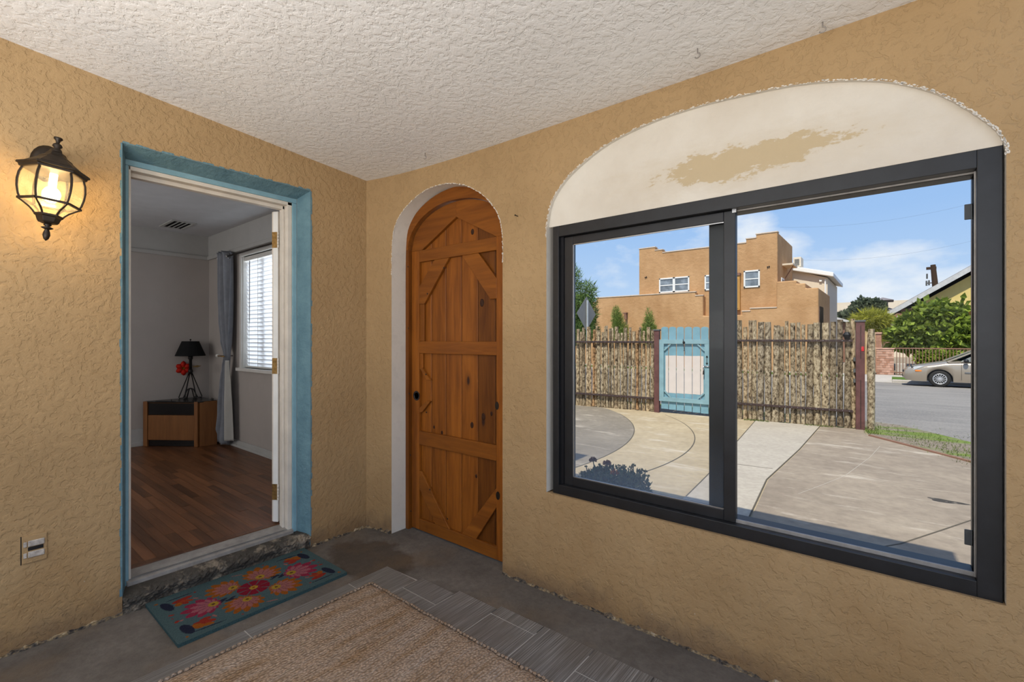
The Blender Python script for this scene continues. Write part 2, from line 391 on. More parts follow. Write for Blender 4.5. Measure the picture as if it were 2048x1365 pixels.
def leaf(name, c, c2, scale=1.0):
    n = NT(name, 0.6, 0.25)
    col = n.ramp(n.island, (0.0, c2), (0.55, c), (1.0, tuple(min(1, v * 1.35) for v in c)))
    n.color(col)
    tl = n.N.new('ShaderNodeBsdfTranslucent'); n.L.new(col, tl.inputs[0])
    mx = n.N.new('ShaderNodeMixShader'); mx.inputs[0].default_value = 0.3
    n.L.new(n.b.outputs[0], mx.inputs[1]); n.L.new(tl.outputs[0], mx.inputs[2])
    n.L.new(mx.outputs[0], n.N['Material Output'].inputs[0])
leaf('leaf_green', (0.22, 0.29, 0.035), (0.05, 0.09, 0.012))
leaf('leaf_weed', (0.13, 0.17, 0.035), (0.06, 0.085, 0.02))
leaf('leaf_pine', (0.14, 0.22, 0.055), (0.035, 0.07, 0.025))
leaf('leaf_juniper', (0.22, 0.29, 0.07), (0.09, 0.13, 0.03))
leaf('leaf_yellow', (0.38, 0.38, 0.05), (0.18, 0.21, 0.03))
leaf('leaf_grey', (0.115, 0.14, 0.08), (0.05, 0.065, 0.045))
leaf('leaf_mum', (0.07, 0.10, 0.055), (0.025, 0.04, 0.022))
leaf('petal_orange', (0.42, 0.13, 0.03), (0.25, 0.06, 0.015))
leaf('petal_rust', (0.16, 0.06, 0.035), (0.08, 0.03, 0.02))
leaf('petal_red', (0.62, 0.02, 0.008), (0.35, 0.008, 0.004))
plain('trunk', (0.16, 0.11, 0.075), 0.9, 0.1, var=0.3, scale=12, bump=0.01)
plain('pot_clay', (0.10, 0.085, 0.08), 0.8, 0.2)
plain('room_wall', (0.44, 0.41, 0.39), 0.9, 0.2, var=0.04, scale=3, bump=0.001, bscale=90)
plain('room_cove', (0.45, 0.455, 0.45), 0.85, 0.2, var=0.04)
plain('room_ceiling', (0.56, 0.57, 0.59), 0.85, 0.2, var=0.05)
plain('vent_dark', (0.01, 0.01, 0.01), 0.8, 0.1)
plain('smoked_black', (0.008, 0.008, 0.009), 0.25, 0.5)
plain('curtain_grey', (0.25, 0.27, 0.31), 0.85, 0.15, var=0.12, scale=12, bump=0.002, bscale=200)
plain('curtain_lining', (0.46, 0.46, 0.44), 0.85, 0.15, var=0.06)
def blind():
    n = NT('blind_white', 0.5, 0.3); n.color((0.86, 0.88, 0.90))
    tl = n.N.new('ShaderNodeBsdfTranslucent'); tl.inputs[0].default_value = (0.9, 0.92, 0.95, 1)
    mx = n.N.new('ShaderNodeMixShader'); mx.inputs[0].default_value = 0.35
    n.L.new(n.b.outputs[0], mx.inputs[1]); n.L.new(tl.outputs[0], mx.inputs[2]); n.L.new(mx.outputs[0], n.N['Material Output'].inputs[0])
blind()
plain('shade_black', (0.012, 0.013, 0.014), 0.85, 0.15)
plain('leaf_dead', (0.13, 0.085, 0.03), 0.8, 0.2)
plain('car_paint', (0.40, 0.34, 0.27), 0.28, 0.6, 0.45, var=0.03, scale=2)
plain('car_trim', (0.015, 0.016, 0.018), 0.5, 0.4)
plain('car_trim_grey', (0.12, 0.13, 0.14), 0.5, 0.4)
pane_dark('car_glass', (0.02, 0.035, 0.035))
plain('tyre', (0.028, 0.027, 0.026), 0.85, 0.2)
plain('hubcap', (0.55, 0.55, 0.56), 0.35, 0.5, 0.5)
plain('amber', (0.75, 0.20, 0.01), 0.3, 0.5, var=0.05)
plain('lens_clear', (0.45, 0.46, 0.46), 0.15, 0.6)
def lantern_glass():
    m = bpy.data.materials.new('lantern_glass'); m.use_nodes = True; t = m.node_tree; N = t.nodes; L = t.links; N.clear(); MATS['lantern_glass'] = m
    tr = N.new('ShaderNodeBsdfTransparent'); tr.inputs[0].default_value = (1, 0.96, 0.86, 1)
    tl = N.new('ShaderNodeBsdfTranslucent'); tl.inputs[0].default_value = (1, 0.93, 0.78, 1)
    gl = N.new('ShaderNodeBsdfGlossy'); gl.inputs[1].default_value = 0.2
    g = N.new('ShaderNodeNewGeometry'); nz = N.new('ShaderNodeTexNoise'); nz.inputs['Scale'].default_value = 40; L.new(g.outputs['Position'], nz.inputs['Vector'])
    mr = N.new('ShaderNodeMapRange'); mr.inputs[1].default_value = 0.3; mr.inputs[2].default_value = 0.7; mr.inputs[3].default_value = 0.03; mr.inputs[4].default_value = 0.09; L.new(nz.outputs[0], mr.inputs[0])
    m1 = N.new('ShaderNodeMixShader'); L.new(mr.outputs[0], m1.inputs[0]); L.new(tr.outputs[0], m1.inputs[1]); L.new(tl.outputs[0], m1.inputs[2])
    m2 = N.new('ShaderNodeMixShader'); m2.inputs[0].default_value = 0.06; L.new(m1.outputs[0], m2.inputs[1]); L.new(gl.outputs[0], m2.inputs[2])
    o = N.new('ShaderNodeOutputMaterial'); L.new(m2.outputs[0], o.inputs[0])
lantern_glass()
def bulb_mat():
    n = NT('bulb_lit', 0.4); n.color((1, 0.9, 0.7)); n.b.inputs['Emission Color'].default_value = (1.0, 0.80, 0.48, 1); n.b.inputs['Emission Strength'].default_value = 9
bulb_mat()

# ------------------------------------------------------------------ geometry helpers
WPOS = {}
def wpos(o): return WPOS.get(o.name, Vector((0, 0, 0)))
def tag(o, label=None, cat=None, group=None, kind=None):
    if label: o['label'] = label
    if cat: o['category'] = cat
    if group: o['group'] = group
    if kind: o['kind'] = kind
    return o
def thing(name, loc, label, cat, group=None, kind=None, rz=0.0):
    o = bpy.data.objects.new(name, None); COL.objects.link(o); o.location = loc; o.rotation_euler = (0, 0, rz)
    o.empty_display_size = 0.1
    WPOS[o.name] = Vector(loc); return tag(o, label, cat, group, kind)
class MB:
    def __init__(s): s.v = []; s.f = []; s.mi = []; s.cur = 0
    def mat(s, i): s.cur = i; return s
    def add(s, vs, fs):
        b = len(s.v); s.v += [Vector(p) for p in vs]
        for f in fs: s.f.append([b + i for i in f]); s.mi.append(s.cur)
        return s
    def box(s, a, b):
        x0, x1 = sorted((a[0], b[0])); y0, y1 = sorted((a[1], b[1])); z0, z1 = sorted((a[2], b[2]))
        return s.add([(x0, y0, z0), (x1, y0, z0), (x1, y1, z0), (x0, y1, z0), (x0, y0, z1), (x1, y0, z1), (x1, y1, z1), (x0, y1, z1)],
                     [(0, 3, 2, 1), (4, 5, 6, 7), (0, 1, 5, 4), (1, 2, 6, 5), (2, 3, 7, 6), (3, 0, 4, 7)])
    def prism(s, poly, vec):
        n = len(poly); P = [Vector(p) for p in poly]; vec = Vector(vec); Q = [p + vec for p in P]
        nrm = Vector((0, 0, 0))
        for i in range(n): nrm += P[i].cross(P[(i + 1) % n])
        if nrm.dot(vec) > 0: P, Q = P[::-1], Q[::-1]
        return s.add(P + Q, [tuple(range(n)), tuple(range(2 * n - 1, n - 1, -1))] + [(i, i + n, (i + 1) % n + n, (i + 1) % n) for i in range(n)])
    def bar(s, a, b, w, h, up=(0, 0, 1)):
        a = Vector(a); b = Vector(b); d = (b - a).normalized(); u = Vector(up)
        if abs(d.dot(u)) > 0.98: u = Vector((0, 1, 0))
        r = d.cross(u).normalized(); u = r.cross(d)
        P = [a + r * (sx * w / 2) + u * (sy * h / 2) for sx, sy in ((-1, -1), (1, -1), (1, 1), (-1, 1))]
        return s.prism(P, b - a)
    def tube(s, path, rad, n=8, caps=True):
        P = [Vector(p) for p in path]; k = len(P); rad = [rad] * k if not hasattr(rad, '__len__') else rad
        vs = []; ref = None
        for i, p in enumerate(P):
            d = (P[min(i + 1, k - 1)] - P[max(i - 1, 0)]).normalized()
            if ref is None: ref = Vector((0, 0, 1)) if abs(d.z) < 0.9 else Vector((1, 0, 0))
            u = (ref - d * ref.dot(d)).normalized(); w = d.cross(u); ref = u
            vs += [p + (u * math.cos(2 * math.pi * j / n) + w * math.sin(2 * math.pi * j / n)) * rad[i] for j in range(n)]
        fs = [(i * n + j, i * n + (j + 1) % n, (i + 1) * n + (j + 1) % n, (i + 1) * n + j) for i in range(k - 1) for j in range(n)]
        if caps: fs += [tuple(range(n - 1, -1, -1)), tuple((k - 1) * n + j for j in range(n))]
        return s.add(vs, fs)
    def lathe(s, prof, n=16, c=(0, 0, 0), M=None, phase=0.0):
        c = Vector(c); vs = []; k = len(prof)
        for r, z in prof:
            for j in range(n):
                a = 2 * math.pi * (j + phase) / n; p = Vector((r * math.cos(a), r * math.sin(a), z))
                vs.append((M @ p if M else p) + c)
        fs = [(i * n + j, i * n + (j + 1) % n, (i + 1) * n + (j + 1) % n, (i + 1) * n + j) for i in range(k - 1) for j in range(n)]
        if prof[0][0] > 1e-6: fs.append(tuple(range(n - 1, -1, -1)))
        if prof[-1][0] > 1e-6: fs.append(tuple((k - 1) * n + j for j in range(n)))
        return s.add(vs, fs)
    def grid(s, fn, nu, nv):
        vs = [fn(i / nu, j / nv) for i in range(nu + 1) for j in range(nv + 1)]
        return s.add(vs, [(i * (nv + 1) + j, (i + 1) * (nv + 1) + j, (i + 1) * (nv + 1) + j + 1, i * (nv + 1) + j + 1) for i in range(nu) for j in range(nv)])
    def ball(s, c, r, n=10, k=6, sq=(1, 1, 1)):
        prof = [(math.sin(math.pi * i / k), -math.cos(math.pi * i / k)) for i in range(k + 1)]
        M = Matrix.Diagonal((r * sq[0], r * sq[1], r * sq[2]))
        return s.lathe([(max(p[0], 1e-5 if 0 < i < k else 0.0004), p[1]) for i, p in enumerate(prof)], n, c, M)
    def build(s, name, mats, parent=None, smooth=False, bevel=0.0, local=False, solid=0.0, seg=2):
        if isinstance(mats, str): mats = [mats]
        o0 = Vector((0, 0, 0)) if local or parent is None else wpos(parent)
        me = bpy.data.meshes.new(name); me.from_pydata([tuple(p - o0) for p in s.v], [], s.f)
        for m in mats: me.materials.append(MATS[m])
        me.polygons.foreach_set('material_index', s.mi)
        if smooth: me.polygons.foreach_set('use_smooth', [True] * len(me.polygons))
        me.update()
        o = bpy.data.objects.new(name, me); COL.objects.link(o)
        if parent: o.parent = parent; WPOS[o.name] = o0
        if solid: m = o.modifiers.new('thick', 'SOLIDIFY'); m.thickness = solid; m.offset = 0
        if bevel: m = o.modifiers.new('edge', 'BEVEL'); m.width = bevel; m.segments = seg; m.limit_method = 'ANGLE'; m.angle_limit = R(40)
        return o
def recenter(o, c):
    """move a parentless mesh's origin to c, keeping it where it is"""
    c = Vector(c); o.data.transform(Matrix.Translation(-c)); o.location = c; WPOS[o.name] = c; return o
def struct(o, label, cat): return tag(o, label, cat, kind='structure')
def interp(pts, x):
    if x <= pts[0][0]: return pts[0][1]
    for (a, b), (c, d) in zip(pts, pts[1:]):
        if x <= c: return b + (d - b) * (x - a) / (c - a)
    return pts[-1][1]
def smooth_curve(pts, n=6):
    """Catmull-Rom through 2D points"""
    out = []
    P = [pts[0]] + list(pts) + [pts[-1]]
    for i in range(1, len(P) - 2):
        p0, p1, p2, p3 = P[i - 1], P[i], P[i + 1], P[i + 2]
        for k in range(n):
            t = k / n
            out.append(tuple(0.5 * (2 * p1[j] + (p2[j] - p0[j]) * t + (2 * p0[j] - 5 * p1[j] + 4 * p2[j] - p3[j]) * t * t + (3 * p1[j] - p0[j] - 3 * p2[j] + p3[j]) * t ** 3) for j in (0, 1)))
    out.append(tuple(pts[-1])); return out

# ================================================================== THE PORCH
def yw(x): return 0.11 * (1 - math.exp(-max(x, 0) / 0.45))       # slightly bowed face of the window wall
def zc(y): return 2.495 - 0.077 * y                               # ceiling rises away from the window wall
YOUT = 0.36; XEND = 3.32

# arch of the wood door and arch of the window niche, read off the wall
DA = smooth_curve([(0.235, 1.80), (0.240, 2.00), (0.262, 2.13), (0.336, 2.225), (0.442, 2.295), (0.569, 2.338), (0.713, 2.345), (0.849, 2.318), (0.977, 2.26), (1.085, 2.175), (1.165, 2.07), (1.192, 1.95), (1.196, 1.80)], 4)
WA = smooth_curve([(1.500, 1.90), (1.506, 1.985), (1.535, 2.085), (1.615, 2.180), (1.734, 2.253), (1.873, 2.310), (2.075, 2.348), (2.298, 2.356), (2.493, 2.343), (2.666, 2.322), (2.82, 2.283), (2.932, 2.238), (3.022, 2.182), (3.083, 2.130), (3.141, 2.064), (3.185, 2.005), (3.207, 1.95), (3.209, 1.90)], 4)
def mono(P):
    o = [P[0]]
    for p in P[1:]:
        if p[0] > o[-1][0] + 1e-4: o.append(p)
    return o
DA = mono(DA); WA = mono(WA)
WZ0, WX0, WX1 = 0.533, WA[0][0], WA[-1][0]

def wall_right():
    m = MB()
    xs = sorted(set([0.0, 0.06, 0.12, 0.18] + [round(p[0], 5) for p in DA] + [1.25, 1.3, 1.4] + [round(p[0], 5) for p in WA] + [3.25, XEND]))
    TOP = 2.56
    def quad(x0, x1, za0, za1, zb0, zb1, back=False):
        n = max(1, int((max(zb0, zb1) - min(za0, za1)) / 0.6))
        for k in range(n):
            a0 = za0 + (zb0 - za0) * k / n; a1 = za1 + (zb1 - za1) * k / n; b0 = za0 + (zb0 - za0) * (k + 1) / n; b1 = za1 + (zb1 - za1) * (k + 1) / n
            if not back: m.add([(x0, yw(x0), a0), (x1, yw(x1), a1), (x1, yw(x1), b1), (x0, yw(x0), b0)], [(0, 1, 2, 3)])
            else: m.add([(x0, YOUT, a0), (x1, YOUT, a1), (x1, YOUT, b1), (x0, YOUT, b0)], [(3, 2, 1, 0)])
    for x0, x1 in zip(xs, xs[1:]):
        for bk in (False, True):
            m.mat(0)
            if x0 >= DA[0][0] - 1e-4 and x1 <= DA[-1][0] + 1e-4: quad(x0, x1, interp(DA, x0), interp(DA, x1), TOP, TOP, bk)
            elif x0 >= WX0 - 1e-4 and x1 <= WX1 + 1e-4:
                quad(x0, x1, -0.08, -0.08, WZ0, WZ0, bk); quad(x0, x1, interp(WA, x0), interp(WA, x1), TOP, TOP, bk)
            else: quad(x0, x1, -0.08, -0.08, TOP, TOP, bk)
    # reveals: door arch painted white, window niche
    def sweep(P, mi):
        m.mat(mi)
        for (x0, z0), (x1, z1) in zip(P, P[1:]):
            m.add([(x0, yw(x0), z0), (x1, yw(x1), z1), (x1, YOUT, z1), (x0, YOUT, z0)], [(0, 1, 2, 3)])
    sweep([(DA[0][0], -0.08)] + DA + [(DA[-1][0], -0.08)], 1)
    sweep([(WX0, WZ0)] + WA + [(WX1, WZ0)], 1)
    m.mat(0); m.add([(WX0, yw(WX0), WZ0), (WX1, yw(WX1), WZ0), (WX1, YOUT, WZ0 - 0.03), (WX0, YOUT, WZ0 - 0.03)], [(3, 2, 1, 0)])
    m.add([(XEND, yw(XEND), -0.08), (XEND, YOUT, -0.08), (XEND, YOUT, 2.56), (XEND, yw(XEND), 2.56)], [(0, 1, 2, 3)])
    o = m.build('wall_right', ['stucco_tan', 'plaster_white'])
    struct(o, 'tan textured stucco wall with arched door and wide window', 'wall')
    # painted edge left ragged round the arches: thin flakes of white on the tan face
    f = MB()
    rr = random.Random(5)
    for P, w in ((DA, 0.004), (WA, 0.006)):
        for (x0, z0), (x1, z1) in zip(P, P[1:]):
            for k in range(7):
                t = rr.random(); x = x0 + (x1 - x0) * t; z = z0 + (z1 - z0) * t
                d = Vector((x1 - x0, 0, z1 - z0)).normalized(); nrm = Vector((-d.z, 0, d.x))
                c = Vector((x, yw(x), z)) + nrm * rr.uniform(-0.002, w)
                r = rr.uniform(0.001, 0.0042)
                pts = [c + d * (r * math.cos(a) * 1.5) + nrm * (r * math.sin(a) * 0.7) for a in [2 * math.pi * q / 6 + rr.uniform(-.3, .3) for q in range(6)]]
                f.prism([(p.x, yw(p.x) - 0.0008, p.z) for p in pts], (0, 0.003, 0))
    fo = f.build('paint_flakes', 'plaster_white', o); fo['kind'] = 'stuff'
    return o
W_RIGHT = wall_right()
def crumble(o, pts, nrm, seed, n):
    rr = random.Random(seed); m = MB(); hs = [rr.uniform(0.000, 0.026) for _ in range(n + 1)]
    for k in range(1, n): hs[k] = 0.5 * hs[k] + 0.25 * (hs[k - 1] + hs[k + 1])
    J = 5; jit = [[(rr.uniform(-.004, .004), rr.uniform(-.004, .004)) for _ in range(J + 1)] for _ in range(n + 1)]
    def fn(u, v):
        i = round(u * n); j = round(v * J); h = hs[i]; x, y = pts(u); a = v * math.pi / 2
        d = h * 0.55 * math.cos(a) + 0.002 + (jit[i][j][0] if 0 < j < J else 0); z = h * math.sin(a) + (jit[i][j][1] if 0 < j < J else 0)
        if j == J: d = -0.003
        return (x + nrm[0] * d, y + nrm[1] * d, max(z, -0.002))
    m.grid(fn, n, J); m.build('crumbled_foot', 'crumble', o)
crumble(W_RIGHT, lambda u: (1.198 + (XEND - 1.198) * u, yw(1.198 + (XEND - 1.198) * u)), (0, -1), 12, 150)
crumble(W_RIGHT, lambda u: (0.002 + 0.232 * u, yw(0.002 + 0.232 * u)), (0, -1), 13, 24)

# lunette infill of smooth plaster above the window
def lunette_wall():
    m = MB(); y0 = 0.128
    P = [(x, z - 0.0) for x, z in WA if z > 1.955]
    bot = 1.955
    for (x0, z0), (x1, z1) in zip(P, P[1:]):
        m.add([(x0, y0, bot), (x1, y0, bot), (x1, y0, z1), (x0, y0, z0)], [(0, 1, 2, 3)])
        m.add([(x0, YOUT - 0.03, bot), (x1, YOUT - 0.03, bot), (x1, YOUT - 0.03, z1), (x0, YOUT - 0.03, z0)], [(3, 2, 1, 0)])
        m.add([(x0, y0, bot), (x1, y0, bot), (x1, YOUT - 0.03, bot), (x0, YOUT - 0.03, bot)], [(3, 2, 1, 0)])
    o = m.build('wall_lunette', 'lunette_plaster')
    struct(o, 'smooth off-white plaster lunette with worn tan patch over the window', 'wall')
lunette_wall()

# left wall with the doorway
DY0, DY1, DZ = -1.376, -0.418, 2.318
IY0, IY1, IZ = -1.345, -0.457, 2.275            # foot of the splayed blue reveal, at x = -0.10
XR = -0.10; XB = -0.24
def wall_left():
    m = MB(); yb = -4.6; top = lambda y: zc(y) + 0.05
    ys = [yb, -3.5, -2.4, DY0, (DY0 + DY1) / 2, DY1, 0.24]
    for a, b in zip(ys, ys[1:]):
        lo = DZ if a >= DY0 - 1e-6 and b <= DY1 + 1e-6 else -0.08
        m.mat(0).add([(0, a, lo), (0, b, lo), (0, b, top(b)), (0, a, top(a))], [(0, 1, 2, 3)])
        lo2 = IZ if lo == DZ else -0.08
        m.mat(2).add([(XB, a, lo2), (XB, b, lo2), (XB, b, top(b)), (XB, a, top(a))], [(3, 2, 1, 0)])
    m.mat(1)                                        # splayed reveal, painted blue
    for z in (0,):
        m.add([(0, DY1, -0.02), (XR, IY1, -0.02), (XR, IY1, IZ), (0, DY1, DZ)], [(0, 1, 2, 3)])
        m.add([(0, DY0, -0.02), (XR, IY0, -0.02), (XR, IY0, IZ), (0, DY0, DZ)], [(3, 2, 1, 0)])
        m.add([(0, DY0, DZ), (XR, IY0, IZ), (XR, IY1, IZ), (0, DY1, DZ)], [(3, 2, 1, 0)])
    m.mat(2)
    m.add([(XR, IY1, -0.02), (XB, IY1, -0.02), (XB, IY1, IZ), (XR, IY1, IZ)], [(0, 1, 2, 3)])
    m.add([(XR, IY0, -0.02), (XB, IY0, -0.02), (XB, IY0, IZ), (XR, IY0, IZ)], [(3, 2, 1, 0)])
    m.add([(XR, IY0, IZ), (XB, IY0, IZ), (XB, IY1, IZ), (XR, IY1, IZ)], [(3, 2, 1, 0)])
    # thin painted edge lapping onto the tan face
    rr = random.Random(3); m.mat(1)
    def lap(p0, p1, nrm, n):
        for k in range(n):
            a = Vector(p0).lerp(Vector(p1), k / n); b = Vector(p0).lerp(Vector(p1), (k + 1) / n)
            w = rr.uniform(0.003, 0.012); m.add([(0.0015, a.y, a.z), (0.0015, b.y, b.z), (0.0015, b.y + nrm[0] * w, b.z + nrm[1] * w), (0.0015, a.y + nrm[0] * w, a.z + nrm[1] * w)], [(0, 1, 2, 3)])
    lap((0, DY1, 0.07), (0, DY1, DZ), (1, 0), 60); lap((0, DY0, DZ), (0, DY1, DZ), (0, 1), 36); lap((0, DY0, 0.09), (0, DY0, DZ), (-1, 0), 60)
    o = m.build('wall_left', ['stucco_tan', 'paint_blue', 'room_wall'])
    struct(o, 'tan stucco wall with the blue-edged doorway', 'wall')
    crumble(o, lambda u: (0.0, DY1 + 0.002 - (DY1 - 0.0) * u), (1, 0), 14, 36); crumble(o, lambda u: (0.0, DY0 - 2.0 * (1 - u)), (1, 0), 15, 150)
wall_left()

def ceiling():
    m = MB(); xa, xb, ya, yb = -0.02, XEND + 0.0, -4.6, YOUT + 0.02
    vs = []
    for x, y in ((xa, ya), (xb, ya), (xb, yb), (xa, yb)): vs.append((x, y, zc(y)))
    for x, y in ((xa, ya), (xb, ya), (xb, yb), (xa, yb)): vs.append((x, y, 2.90))
    m.add(vs, [(0, 1, 2, 3), (7, 6, 5, 4), (0, 4, 5, 1), (1, 5, 6, 2), (2, 6, 7, 3), (3, 7, 4, 0)])
    o = m.build('ceiling', 'stucco_white')
    struct(o, 'white skip-trowel plaster porch ceiling', 'ceiling')
    # drips where white paint meets the tan walls
ceiling()

# floor: concrete, with a tiled field
def floor():
    m = MB(); m.box((-0.02, -4.6, -0.10), (XEND + 0.6, YOUT - 0.01, 0.0))
    o = m.build('floor', 'concrete_porch'); struct(o, 'worn grey concrete porch floor with a field of grey tiles', 'floor')
    W = 0.2655; x0 = 0.608; cross = {0: (-0.262, -0.52), 1: (-0.222, -0.357), 2: (-0.185, -0.62), 3: (-0.155, -0.236), 4: (-0.153, -0.60), 5: (-0.151, -0.32), 6: (-0.151, -0.5), 7: (-0.151, -0.25), 8: (-0.151, -0.45)}
    g = 0.0026
    gm = MB(); gm.box((x0, -3.9, 0.0), (x0 + 9 * W, -0.155, 0.0025))
    gm.v = [Vector((p.x, (p.y if p.y < -1 else (-0.266 if p.x < 1 else -0.155)), p.z)) for p in gm.v]
    gm.build('grout', 'grout', o)
    for c in range(9):
        a = x0 + c * W; ys = [cross[c][0], cross[c][1]]
        while ys[-1] > -3.8: ys.append(ys[-1] - 0.535)
        for y1, y0_ in zip(ys, ys[1:]):
            t = MB().box((a + g, y0_ + g, 0.0), (a + W - g, y1 - g, 0.004)); t.build('tile', 'tile_grey', o)
    return o
floor()

# jute rug
def rug():
    x0, y1, x1, y0 = 0.712, -0.445, 3.0, -3.3
    m = MB(); nu, nv = 120, 150
    rr = random.Random(2)
    wob = [rr.uniform(-0.004, 0.004) for _ in range(nv + 1)]; wob2 = [rr.uniform(-0.004, 0.004) for _ in range(nu + 1)]
    base = Vector((x0, y0, 0.004))
    def top(i, j):
        u, v = i / nu, j / nv
        x = x0 + (x1 - x0) * u + (wob[j] if i == 0 or i == nu else 0); y = y0 + (y1 - y0) * v + (wob2[i] if j in (0, nv) else 0)
        e = min(min(i, nu - i) / 2, min(j, nv - j) / 2, 1)
        return Vector((x, y, 0.0048 + 0.009 * math.sqrt(e)))
    vs = [top(i, j) for i in range(nu + 1) for j in range(nv + 1)]
    m.add(vs, [(i * (nv + 1) + j, (i + 1) * (nv + 1) + j, (i + 1) * (nv + 1) + j + 1, i * (nv + 1) + j + 1) for i in range(nu) for j in range(nv)])
    o = m.build('jute_rug', 'jute', smooth=True); recenter(o, (1.85, -1.85, 0.004))
    tag(o, 'large woven jute rug on the grey tiles', 'rug')
    # chunky woven hem along the two edges in view
    h = MB()
    n = 110
    for k in range(n):
        x = x0 + (x1 - x0) * (k + .5) / n; h.ball((x, y1 + rr.uniform(-.003, .004), 0.0115), 0.0085, 6, 4, (1.3, 0.9, 0.75))
    n = 130
    for k in range(n):
        y = y0 + (y1 - y0) * (k + .5) / n; h.ball((x0 + rr.uniform(-.004, .003), y, 0.0115), 0.0085, 6, 4, (0.9, 1.3, 0.75))
    h.build('hem', 'jute', o, smooth=True)
rug()

# doormat with printed flowers
def doormat():
    X0, X1, Y0, Y1, Z = 0.012, 0.512, -1.288, -0.468, 0.017
    nu, nv = 300, 184
    ys = np.linspace(Y0, Y1, nu + 1); xs = np.linspace(X0, X1, nv + 1)
    YY, XX = np.meshgrid(ys, xs, indexing='ij')
    rg = np.random.RandomState(4)
    YJ = YY + rg.uniform(-.0016, .0016, YY.shape); XJ = XX + rg.uniform(-.0016, .0016, XX.shape)
    C = np.zeros(YY.shape + (3,)); C[:] = (0.085, 0.142, 0.150); C *= rg.uniform(0.8, 1.15, YY.shape)[..., None]
    def pt(cx, cy):      # photo detail crop -> mat plane
        p = at(270 + cx / 4.655, 1080 + cy / 4.655, 'z', Z); return p.x, p.y
    def put(mask, col): C[mask] = np.array(col) * rg.uniform(0.75, 1.2, YY.shape)[mask][:, None]
    def daisy(head, far, outer, inner, n=15, wid=0.75, gap=True, yellow=(0.46, 0.30, 0.03)):
        hx, hy = pt(*head); fx, fy = pt(*far)
        Rr = math.hypot(fx - hx, fy - hy); th0 = math.atan2(fy - hy, fx - hx)
        dx, dy = XJ - hx, YJ - hy; r = np.hypot(dx, dy); th = np.arctan2(dy, dx) - th0
        th = (th + np.pi) % (2 * np.pi) - np.pi
        L_ = Rr * (0.30 + 0.70 * np.clip(np.cos(th * wid), 0, 1))
        pet = np.abs(np.cos(th * n / 2))
        put(r < L_ * (0.72 + 0.28 * pet), outer)
        put((r < L_ * (0.50 + 0.22 * np.abs(np.sin(th * n / 2)))), inner)
        put((r < L_ * (0.50 + 0.25 * np.abs(np.sin(th * n / 2)))) & (np.abs(np.sin(th * n / 2)) < 0.25), (0.17, 0.05, 0.09))
        put(r < Rr * 0.17, yellow); put(r < Rr * 0.06, (0.12, 0.05, 0.02))
    ORG = (0.36, 0.105, 0.012); PINK = (0.40, 0.15, 0.13); MAG = (0.23, 0.02, 0.045); RED = (0.34, 0.035, 0.02); DRK = (0.022, 0.025, 0.05)
    daisy((910, 448), (650, 480), ORG, PINK); daisy((1165, 345), (1230, 240), ORG, PINK, wid=.62)
    daisy((1315, 440), (1560, 420), ORG, PINK); daisy((1045, 555), (930, 690), ORG, PINK, wid=.62)
    daisy((730, 600), (420, 690), (0.33, 0.03, 0.07), (0.42, 0.13, 0.16), 13); daisy((1455, 308), (1700, 235), (0.33, 0.03, 0.07), (0.42, 0.13, 0.16), 13)
    # centre rosette
    cx, cy = pt(1105, 445); r = np.hypot(XJ - cx, YJ - cy); th = np.arctan2(YJ - cy, XJ - cx)
    put((r < 0.078) & (np.abs(np.sin(th * 4)) > 0.16), (0.26, 0.012, 0.03)); put(r < 0.020, (0.46, 0.30, 0.03)); put(r < 0.008, (0.30, 0.06, 0.02))
    def blob(a, b, w, col, taper=True):
        ax, ay = pt(*a); bx, by = pt(*b); dx, dy = bx - ax, by - ay; L2 = dx * dx + dy * dy
        t = ((XJ - ax) * dx + (YJ - ay) * dy) / L2; d = np.abs((XJ - ax) * dy - (YJ - ay) * dx) / math.sqrt(L2)
        ww = w * np.sqrt(np.clip(1 - (2 * t - 1) ** 2, 0, 1)) if taper else w
        put((t > 0) & (t < 1) & (d < ww), col)
    for s in (0, 1):     # the mat print turns onto itself by half a turn
        def q(p):
            if s == 0: return p
            x, y = pt(*p); x2, y2 = 2 * cx - x, 2 * cy - y
            return ('w', x2, y2)
        pt0 = pt
        def pt(p0, *rest, _f=pt0):
            return (rest[0], rest[1]) if p0 == 'w' else _f(p0, *rest)
        for a, b, w, col in [((345, 600), (530, 520), .017, RED), ((360, 580), (500, 590), .015, RED), ((370, 610), (440, 600), .018, ORG), ((420, 575), (545, 560), .012, (0.38, .06, .02)),
                             ((540, 790), (760, 740), .017, RED), ((530, 800), (640, 810), .020, ORG), ((600, 760), (710, 715), .014, RED), ((620, 800), (740, 770), .013, ORG),
                             ((250, 600), (350, 660), .020, DRK), ((435, 800), (540, 870), .022, DRK), ((280, 585), (540, 490), .004, DRK), ((540, 865), (850, 745), .0045, DRK),
                             ((760, 580), (960, 545), .003, DRK), ((790, 575), (860, 540), .008, DRK), ((840, 575), (930, 545), .008, DRK), ((800, 590), (830, 560), .006, DRK), ((870, 560), (940, 520), .006, DRK),
                             ((310, 712), (370, 700), .006, RED), ((370, 780), (410, 755), .009, RED), ((330, 742), (365, 735), .004, RED), ((410, 765), (450, 745), .006, PINK), ((720, 700), (760, 715), .006, PINK), ((895, 345), (1000, 325), .004, PINK), ((540, 545), (590, 545), .005, PINK),
                             ((470, 908), (500, 906), .007, ORG), ((180, 608), (215, 606), .007, ORG), ((545, 495), (570, 485), .006, RED), ((990, 700), (1010, 690), .006, RED)]:
            blob(q(a), q(b), w, col) if s == 0 else blob(q(a), q(b), w, col)
    vs = np.stack([XX, YY, np.full(XX.shape, Z)], -1).reshape(-1, 3)
    o = thing('doormat', ((X0 + X1) / 2, (Y0 + Y1) / 2, 0), 'teal coir doormat printed with orange and magenta flowers', 'doormat')
